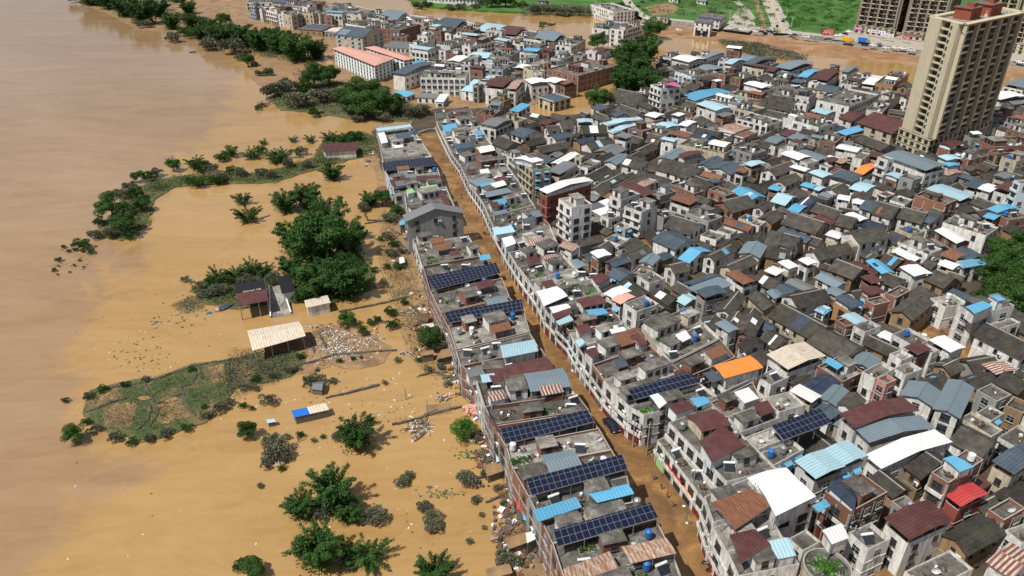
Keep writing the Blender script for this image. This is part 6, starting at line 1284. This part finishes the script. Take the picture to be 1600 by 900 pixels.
# litter and debris
def litter(name,label,areas,mats,z=.1,smin=.12,smax=.5,seed=1,hmax=.25):
    rr=random.Random(seed); m=MB()
    for x0,y0,x1,y1,n in areas:
        for k in range(n):
            u=min(1,max(0,rr.gauss(.5,.24))); v=min(1,max(0,rr.gauss(.5,.24))); x,y=un(x0+(x1-x0)*u,y0+(y1-y0)*v,z); s=rr.uniform(smin,smax); m.box((x,y,z-.03),(s,s*rr.uniform(.4,1),rr.uniform(.05,hmax)),rr.randrange(len(mats)),rr.uniform(0,3))
    return tag(m.build(name,mats),label,'litter',kind='stuff')
litter('litter','white scraps of rubbish strewn over the debris bank and water edge',[(480,506,590,565,700),(500,540,560,560,160),(500,515,530,530,60),(625,483,652,492,90),(478,508,520,516,50),(676,614,712,628,70),(470,560,520,575,40),(620,548,655,556,30),(560,520,600,550,50),(655,495,680,510,40)],['plastic_white','cloth_white','bank_mud','metal_paleblue','wood','rubble','wood_grey'],.14,.1,.42,11)
litter('floating_litter','scattered small bits floating on the flood',[(100,450,420,620,60),(400,560,800,720,110),(400,700,800,900,60),(240,560,420,660,50),(460,600,700,700,60),(0,600,400,900,18),(300,280,600,480,30)],['plastic_white','wood','cloth_white','leaf_muddy','wood_grey'],.03,.12,.45,12,.08)
litter('floating_weeds','dark drifting weed scraps on the flood left of the shed',[(170,520,270,600,70),(255,460,330,520,60),(80,390,150,430,30),(235,495,255,515,20),(650,760,730,780,50),(700,700,760,720,30)],['leaf_muddy','stone_dark','leaf_broad'],.02,.15,.7,13,.12)
litter('bank_debris','broken boards and rubble on the bank behind the west row',[(600,330,660,420,60),(640,440,700,560,140),(690,560,745,620,70),(735,620,780,760,140),(770,740,820,880,160),(560,215,600,260,40),(780,840,870,900,60)],['wood','wood_grey','rubble','plastic_white','stone_dark','metal_darkrust','wood'],.12,.2,1.3,14,.5)
litter('street_debris','mud heaps and broken furniture along the muddy street',[(690,215,715,260,30),(705,260,745,330,30),(735,320,790,400,40),(800,420,835,450,20),(830,470,870,520,30),(870,520,920,560,40),(885,560,915,590,60),(925,590,950,640,20),(960,670,1010,700,24),(1000,690,1060,760,18),(1040,760,1110,860,14)],['street_mud','wood','plastic_white','wood_grey','street_mud','metal_darkrust'],.25,.15,.8,15,.35)
litter('yard_debris','broken planks lying in the muddy yard',[(1440,500,1530,560,60)],['wood','street_mud','wood_grey'],.24,.3,1.6,16,.2)
litter('rubble','pinkish rubble heaps on the bank below the school',[(455,106,495,124,160),(448,145,482,160,120),(400,158,422,166,30)],['rubble','wall_pink','rubble'],.3,.4,1.3,17,.7)
def heap(name,label,x,y,r_,n,mats,seed):
    rr=random.Random(seed); c=un(x,y,0); m=MB()
    for k in range(n):
        a=rr.uniform(0,6.28); d=r_*math.sqrt(rr.random()); p=(d*math.cos(a),d*math.sin(a),rr.uniform(0,.9)*(1-d/r_)); b=rr.uniform(0,6.28); e=(p[0]+math.cos(b)*rr.uniform(.8,2.6),p[1]+math.sin(b)*rr.uniform(.8,2.6),p[2]+rr.uniform(-.2,.5)); m.beam(p,e,rr.uniform(.04,.1),rr.randrange(len(mats)),4)
    o=m.build(name,mats); o.location=(c[0],c[1],.05); return tag(o,label,'debris')
heap('debris_heap','tangled heap of branches and boards with a white boat hull',655,668,2.4,90,['wood','wood_grey','rubble','plastic_white'],1)
heap('debris_heap','dark tangle of driftwood at the muddy shrubs left of centre',440,712,2.4,50,['wood_grey','wood','plastic_white'],2)
heap('debris_heap','broken timber pile beside the bottom bank sheds',792,838,1.6,40,['wood_grey','wood'],3)
heap('debris_heap','driftwood tangle beside the upper blue sheet roof',755,720,1.6,40,['wood_grey','wood','stone_dark'],4)
def boat(name,label,x,y,ln,wd,ang,mats):
    c=un(x,y,0); r=tag(empty(name,(c[0],c[1],.0),ang),label,'boat'); m=MB(); n=8; S=[]
    for k in range(n+1):
        t=k/n; w_=wd/2*math.sin(math.pi*min(1,.18+t*.9))**.6; X=-ln/2+ln*t; S.append([(X,-w_,.5+.25*t*t),(X,-w_*.6,-.1),(X,w_*.6,-.1),(X,w_,.5+.25*t*t)])
    for k in range(n):
        for j in range(3): m.face([S[k][j],S[k+1][j],S[k+1][j+1],S[k][j+1]],0); m.face([S[k][j+1],S[k+1][j+1],S[k+1][j],S[k][j]],1)
    m.face(S[0],0); m.build('hull',[mats[0],mats[1]],r); 
    for t in (-.2,.15): m=MB(); m.box((ln*t,0,.35),(.3,wd*.75,.08),0); m.build('bench',['wood'],r)
    m=MB(); m.beam((-ln*.3,-wd*.3,.4),(ln*.2,wd*.8,1.3),.05,0,4); m.build('oar',['wood'],r)
boat('small_boat','small blue and white boat tangled with cables beside the maroon shed',350,483,5,1.6,.6,('paint_blue','plastic_white'))
boat('small_boat','white boat hull tipped on the debris heap',655,682,4,1.2,.9,('plastic_white','metal_paleblue'))
boat('small_boat','tiny dark boat on the river near the upper left bank',301,82,4,1.4,.2,('frame_dark','wood'))
for x,y,l,mt in ((327,490,'blue barrel drifting near the boat','tank_blue'),):
    c=un(x,y,0); m=MB(); m.beam((-.5,0,.15),(.5,.2,.2),.35,0,8); o=m.build('barrel',[mt]); o.location=c+(0,); tag(o,l,'barrel')
# ---------------------------------------------------------------- vehicles
def car_kind(paint,van=False):
    b=MB(); L_,W2=4.4,.88
    prof=[(-2.2,.35),(-2.2,.85),(-1.5,.95),(-1.1,1.42),(.45,1.45),(1.0,1.0),(2.05,.85),(2.2,.6),(2.2,.35)] if not van else [(-2.3,.35),(-2.3,1.9),(-.2,1.95),(1.5,1.85),(1.95,1.15),(2.25,1.0),(2.3,.35)]
    for s in (-1,1):
        pts=[(x,s*(W2 if z<1.0 else W2*.86),z) for x,z in prof]; b.face(pts if s<0 else pts[::-1],0)
    for i in range(len(prof)):
        a,c=prof[i],prof[(i+1)%len(prof)]; wa=W2 if a[1]<1.0 else W2*.86; wc=W2 if c[1]<1.0 else W2*.86; b.face([(a[0],-wa,a[1]),(a[0],wa,a[1]),(c[0],wc,c[1]),(c[0],-wc,c[1])][::-1],0)
    gl=MB()
    if van: gl.face([(1.52,-.7,1.8),(1.93,-.78,1.2),(1.93,.78,1.2),(1.52,.7,1.8)],0); [gl.box((-.3,s*.82,1.25),(2.6,.06,.45),0) for s in (-1,1)]
    else:
        gl.face([(.50,-.70,1.43),(.98,-.74,1.04),(.98,.74,1.04),(.50,.70,1.43)],0); gl.face([(-1.48,-.74,.99),(-1.14,-.7,1.40),(-1.14,.7,1.40),(-1.48,.74,.99)],0)
        gl.v=[(v[0]+(.02 if v[0]>0 else -.02),v[1],v[2]+.02) for v in gl.v]
        for s in (-1,1): gl.box((-.25,s*.775,1.02),(1.35,.06,.34),0)
    wh=MB(); wh.beam((0,-.1,0),(0,.1,0),.33,0,10); li=MB(); li.box((0,0,0),(.08,.32,.14),0)
    return dict(body=mesh_only(b,'body',[paint]),glass=mesh_only(gl,'windows',['glass_dark']),wheel=mesh_only(wh,'wheel',['tyre']),light=mesh_only(li,'headlight',['plastic_white']))
CK={k:car_kind('car_'+k) for k in ('white','black','silver','blue','red')}; CK['van']=car_kind('car_white',True)
def car(kind,x,y,z,ang,label,group=None,s=1.0):
    c=un(x,y,z); r=empty('van' if kind=='van' else 'car',(c[0],c[1],z),ang); r.scale=(s,s,s); K=CK[kind]; inst(K['body'],'body',r,(0,0,0)); inst(K['glass'],'windows',r,(0,0,0))
    for a in (-1.35,1.35):
        for b in (-.8,.8): inst(K['wheel'],'wheel',r,(a,b,.33))
    for b in (-.6,.6): inst(K['light'],'headlight',r,(2.19,b,.6))
    tag(r,label,'van' if kind=='van' else 'car',group); return r
an=math.atan2(un(983,700)[1]-un(935,640)[1],un(983,700)[0]-un(935,640)[0])
car('blue',955,668,.23,an,'dark blue car standing in the mud of the main street',s=1.08)
rdir=math.atan2(base_w[5][1]-base_w[3][1],base_w[5][0]-base_w[3][0]); fdir=math.atan2(un(1206,8,EZ)[1]-un(1216,30,EZ)[1],un(1206,8,EZ)[0]-un(1216,30,EZ)[0])
cl=[('white',1212,8,'f'),('silver',1214,16,'f'),('white',1219,22,'f'),('white',1221,28,'f'),('black',1223,34,'f'),('white',1226,40,'f'),('white',1229,46,'f'),('blue',1214,42,'f'),('white',1208,49,'r'),('silver',1202,48,'r'),('white',1206,46,'r'),('white',1236,54,'r'),('black',1241,56,'r'),('van',1260,59,'r'),('silver',1272,60,'r'),('white',1308,57,'r'),('white',1314,56,'r'),('black',1320,54,'r'),('white',1327,51,'r'),('silver',1331,49,'f'),('black',1351,72,'r'),('white',1364,72,'r'),('white',1384,76,'r'),('silver',1374,70,'f'),('white',1398,76,'r'),('white',1410,77,'r'),('van',1424,80,'r'),('white',1594,99,'r'),('white',1586,96,'f'),('red',1602,98,'r'),
 ('black',984,5,'f'),('white',989,12,'f'),('black',997,11,'r'),('white',999,19,'f'),('silver',1006,25,'f'),('white',1012,30,'r'),('silver',1026,36,'r'),('white',1141,46,'r'),('silver',1150,47,'r'),('white',1159,48,'r'),('white',1166,48,'r'),('black',1190,51,'r'),('white',1180,50,'r'),('black',1004,4,'r'),('white',1060,48,'r')]
CL=[('the far road',(1210,25)),('the red billboard',(1293,56)),('the pump house',(1108,45)),('the tower shop signs',(1385,65)),('the dirt track',(998,15)),('the cream tower',(1500,95)),('the far road junction',(1226,50))]
gg={}
for k,x,y,dd in cl:
    r=car(k,x,y,EZ+.03,(fdir if dd=='f' else rdir)+rs.uniform(-.1,.1),'','cars parked beyond the embankment'); i,(ln_,lp)=min(enumerate(CL),key=lambda t:(t[1][1][0]-x)**2+(t[1][1][1]-y)**2); dx,dy=x-lp[0],y-lp[1]
    side=('right of' if dx>0 else 'left of') if abs(dx)>abs(dy) else ('below' if dy>0 else 'above'); gg.setdefault(('%s parked %s'%({'van':'white'}.get(k,k),'van' if k=='van' else 'car'),side,ln_),[]).append((math.hypot(dx,dy),r))
for (lb,side,ln_),l in gg.items():
    l.sort(key=lambda t:t[0])
    for k,(dd,r) in enumerate(l): r['label']=('%s %s %s'%(lb,side,ln_)) if len(l)==1 else '%s, %snearest %s %s'%(lb,ORD[k],side,ln_)
def truck(x,y,paint,label,canopy=None):
    c=un(x,y,EZ); r=tag(empty('truck',(c[0],c[1],EZ+.03),rdir),label,'truck'); m=MB(); m.box((-.9,0,.8),(5.2,2.2,2.3),0); m.build('cargo_box',[canopy or paint],r); m=MB(); m.box((2.6,0,.6),(1.6,2.0,1.7),0); m.box((2.5,0,2.3),(1.2,1.8,.15),0); m.build('cab',[paint],r); m=MB(); m.box((3.42,0,1.4),(.05,1.7,.7),0); m.build('windscreen',['glass_dark'],r)
    for a in (-2.4,2.5):
        for b in (-.95,.95): m=MB(); m.beam((a,b-.15,.45),(a,b+.15,.45),.45,0,10); m.build('wheel',['tyre'],r)
truck(1324,66,'paint_yellow','yellow box truck parked on the embankment road'); truck(1349,67,'car_silver','flatbed truck with a blue cover right of the yellow truck','tarp_blue')
def motorbike(x,y,ang,label,paint):
    c=un(x,y,.23); r=tag(empty('motorcycle',(c[0],c[1],.23),ang),label,'motorcycle','motorcycles in the muddy street')
    for a in (-.62,.62): m=MB(); m.beam((a,-.06,.3),(a,.06,.3),.3,0,10); m.build('wheel',['tyre'],r)
    m=MB(); m.beam((-.6,0,.35),(.05,0,.55),.1,0,6); m.beam((.05,0,.55),(.5,0,.85),.09,0,6); m.beam((.5,0,.9),(.65,0,.3),.05,0,5); m.box((.15,0,.6),(.45,.28,.25),0); m.build('frame',[paint],r)
    m=MB(); m.box((-.3,0,.72),(.75,.26,.12),0); m.build('saddle',['black_plastic'],r); m=MB(); m.beam((.48,-.35,1.0),(.48,.35,1.0),.03,0,5); m.build('handlebar',['steel'],r)
motorbike(1104,883,an+.8,'grey motorcycle leaning in the mud near the bottom of the street','car_silver'); motorbike(1110,896,an+.5,'red motorcycle at the very bottom of the street','car_red'); motorbike(757,366,an,'dark motorcycle in upper street beside the west row','car_black'); motorbike(846,388+84,an+.3,'motorcycle against the east row beside a pile of boards','car_black')
# ---------------------------------------------------------------- people (one skinned body each; hair and clothes are children)
def person_mesh(pose,shirt,trousers):
    st=.22 if pose else .10
    J=dict(pel=(0,0,.95),ch=(0,.02,1.28),nk=(0,.02,1.48),hd=(0,.03,1.62),top=(0,.03,1.72),lh=(-.09,0,.9),lk=(-.10,st,.50),lf=(-.10,st*.9,.06),lt=(-.10,st*.9+.17,.03),rh=(.09,0,.9),rk=(.10,-st*.4,.50),rf=(.10,-st*1.2,.07),rt=(.10,-st*1.2+.17,.03),ls=(-.20,.02,1.42),le=(-.27,-.04 if pose else .02,1.14),lw=(-.26,.12 if pose else .1,.92),lp=(-.26,.16,.84),rs=(.20,.02,1.42),re=(.27,.05,1.14),rw=(.26,.2 if pose else .1,.95),rp=(.26,.24,.87))
    E_=[('pel','ch'),('ch','nk'),('nk','hd'),('hd','top'),('pel','lh'),('lh','lk'),('lk','lf'),('lf','lt'),('pel','rh'),('rh','rk'),('rk','rf'),('rf','rt'),('nk','ls'),('ls','le'),('le','lw'),('lw','lp'),('nk','rs'),('rs','re'),('re','rw'),('rw','rp')]
    Rr=dict(pel=.15,ch=.16,nk=.065,hd=.10,top=.07,lh=.10,lk=.07,lf=.045,lt=.035,rh=.10,rk=.07,rf=.045,rt=.035,ls=.06,le=.045,lw=.035,lp=.035,rs=.06,re=.045,rw=.035,rp=.035)
    ks=list(J); me=bpy.data.meshes.new('person'); me.from_pydata([J[k] for k in ks],[(ks.index(a),ks.index(b)) for a,b in E_],[]); o=bpy.data.objects.new('person',me); C.objects.link(o)
    md=o.modifiers.new('s','SKIN'); sv=me.skin_vertices[0].data
    for i,k in enumerate(ks): sv[i].radius=(Rr[k],Rr[k]*.85); 
    sv[0].use_root=True; o.modifiers.new('u','SUBSURF').levels=1
    dg=bpy.context.evaluated_depsgraph_get(); dg.update(); ev=o.evaluated_get(dg); nm=bpy.data.meshes.new_from_object(ev); bpy.data.objects.remove(o)
    nm.materials.clear()
    for x in ('skin',shirt,trousers): nm.materials.append(MATS[x])
    for p in nm.polygons:
        z=p.center.z; p.material_index=2 if .10<z<.98 and abs(p.center.x)<.2 else (1 if .98<=z<1.47 and not (abs(p.center.x)>.22 and z<1.18) else 0); p.use_smooth=True
    return nm
PM=[person_mesh(0,'cloth_white','cloth_dark'),person_mesh(1,'cloth_dark','cloth_blue'),person_mesh(1,'cloth_red','cloth_dark'),person_mesh(0,'cloth_blue','cloth_dark')]
hm=MB(); 
for i in range(8):
    for j in range(3):
        f=lambda i,j:(.105*math.cos(i/8*6.283)*math.cos(j*.5),.03-.01+.11*math.sin(i/8*6.283)*math.cos(j*.5),1.64+.115*math.sin(j*.5)); hm.face([f(i,j),f(i+1,j),f(i+1,j+1),f(i,j+1)],0)
HM=mesh_only(hm,'hair',['hair_black'])
for x,y,k,l in ((987,687,0,'person in white top and dark trousers standing below the parked car'),(1022,750,3,'person in blue top standing mid street below the green shutter'),(1033,765,1,'person in dark clothes walking, second of the loose line in mid street'),(1042,778,2,'person in red top walking in the wide muddy bend'),(1051,792,1,'person in dark clothes walking nearest the swirled mud'),(1075,782,3,'person in blue top close to the orange-red shop sign'),(721,310,1,'person in dark clothes walking in the upper street'),(716,262,2,'person in red top at the upper end of the street'),(744,345,0,'person in white top in the upper street'),(757,352,3,'person in blue top beside the upper street motorcycle'),(846,474,2,'person in red top beside the east row shutters'),(797,412,1,'person in dark clothes at the middle street bend'),(1010,706,1,'person in dark clothes under the corner of the east row'),(700,232,0,'person in white near the weir end of the street'),(1470,520,2,'person in red top standing in the muddy yard'),(1352,868,0,'person in white top standing in the lower muddy lane')):
    c=un(x,y,.22); r=inst(PM[k],'person',None,(c[0],c[1],.21),rs.uniform(0,6.28)); tag(r,l,'person','people out in the mud'); inst(HM,'hair',r,(0,0,0))
# utility poles
def pole(x,y,h_,label,arm=True,z=.1,m_='concrete_frame'):
    c=un(x,y,z); r=tag(empty('utility_pole',(c[0],c[1],z),rs.uniform(-.4,.4)),label,'pole','utility poles'); m=MB(); m.beam((0,0,-.3),(0,0,h_),(.16,.10),0,6); m.build('post',[m_],r)
    if arm:
        m=MB(); m.box((0,0,h_-.7),(1.8,.1,.1),0); m.build('crossarm',['steel'],r)
        for s in (-.8,0,.8): m=MB(); m.beam((s,0,h_-.6),(s,0,h_-.35),.06,0,5); m.build('insulator',['plastic_white'],r)
for x,y,h_,l,a in ((634,624,3.2,'thin pole standing alone in the flood',0),(668,646,4,'thin pole at the corner of the mud pad',0),(831,826,11,'tall concrete pole behind the blue canopy house',1),(466,690,2.6,'short stick pole above the muddy bushes',0),(988,700,8,'pole at the corner of the inner alley',1),(1010,712,8,'pole in front of the corner block',1),(760,640,9,'pole behind the maroon strip canopy',1),(718,560,8,'pole behind the long maroon roof house',1),(1320,880,9,'pole beside the round terraced roof',1),(1076,152,9,'pole beside the mural building',1),(1140,33,8,'slim pole beside the pump house, left one',1),(1152,30,8,'slim pole right of the pump house',1),(930,12,8,'slim pole at the top of the far bank',1),(1228,30,8,'street lamp pole right of the far road, nearest its middle',1),(1236,44,8,'street lamp pole right of the far road, nearest the junction',1),(1183,18,8,'pole beside the red path',1),(915,84,7,'pole at the east end of the long white row',1)):
    zz=EZ if y<60 and x>1000 else .1; pole(x,y,h_,l,a,zz,'antenna_white' if y<60 else 'concrete_frame')

# street poles along the east row, and the cables strung between them
SP=[Vector(un(x-5,y)) for x,y in ST_R[1:-1:2]]; NMS=['at the upper end of the street','second down the street','third down the street','fourth down the street','fifth down the street','sixth down the street','seventh down the street','eighth down the street','by the red shop sign','last before the street bottom']
tops=[]
for k,p in enumerate(SP):
    x,y=pj(p.x,p.y,0); pole(x,y,7.6,'street pole in front of the east row, '+NMS[min(k,len(NMS)-1)],True,.15,'concrete_frame'); tops.append(Vector((p.x,p.y,7.2)))
for k in range(len(tops)-1):
    m=MB(); a,b=tops[k],tops[k+1]
    for o_ in (-.7,0,.7):
        P=[]
        for j in range(9): t=j/8; q_=a.lerp(b,t)-a; P.append(q_+Vector((o_,0,-.9*4*t*(1-t))))
        for j in range(8): m.beam(P[j],P[j+1],.025,0,3)
    o=m.build('power_cable',['black_plastic']); o.location=a; tag(o,'sagging black cables along the east row, span %s from the street top'%['first','second','third','fourth','fifth','sixth','seventh','eighth','ninth','tenth','eleventh'][k],'cable','cables strung along the street')
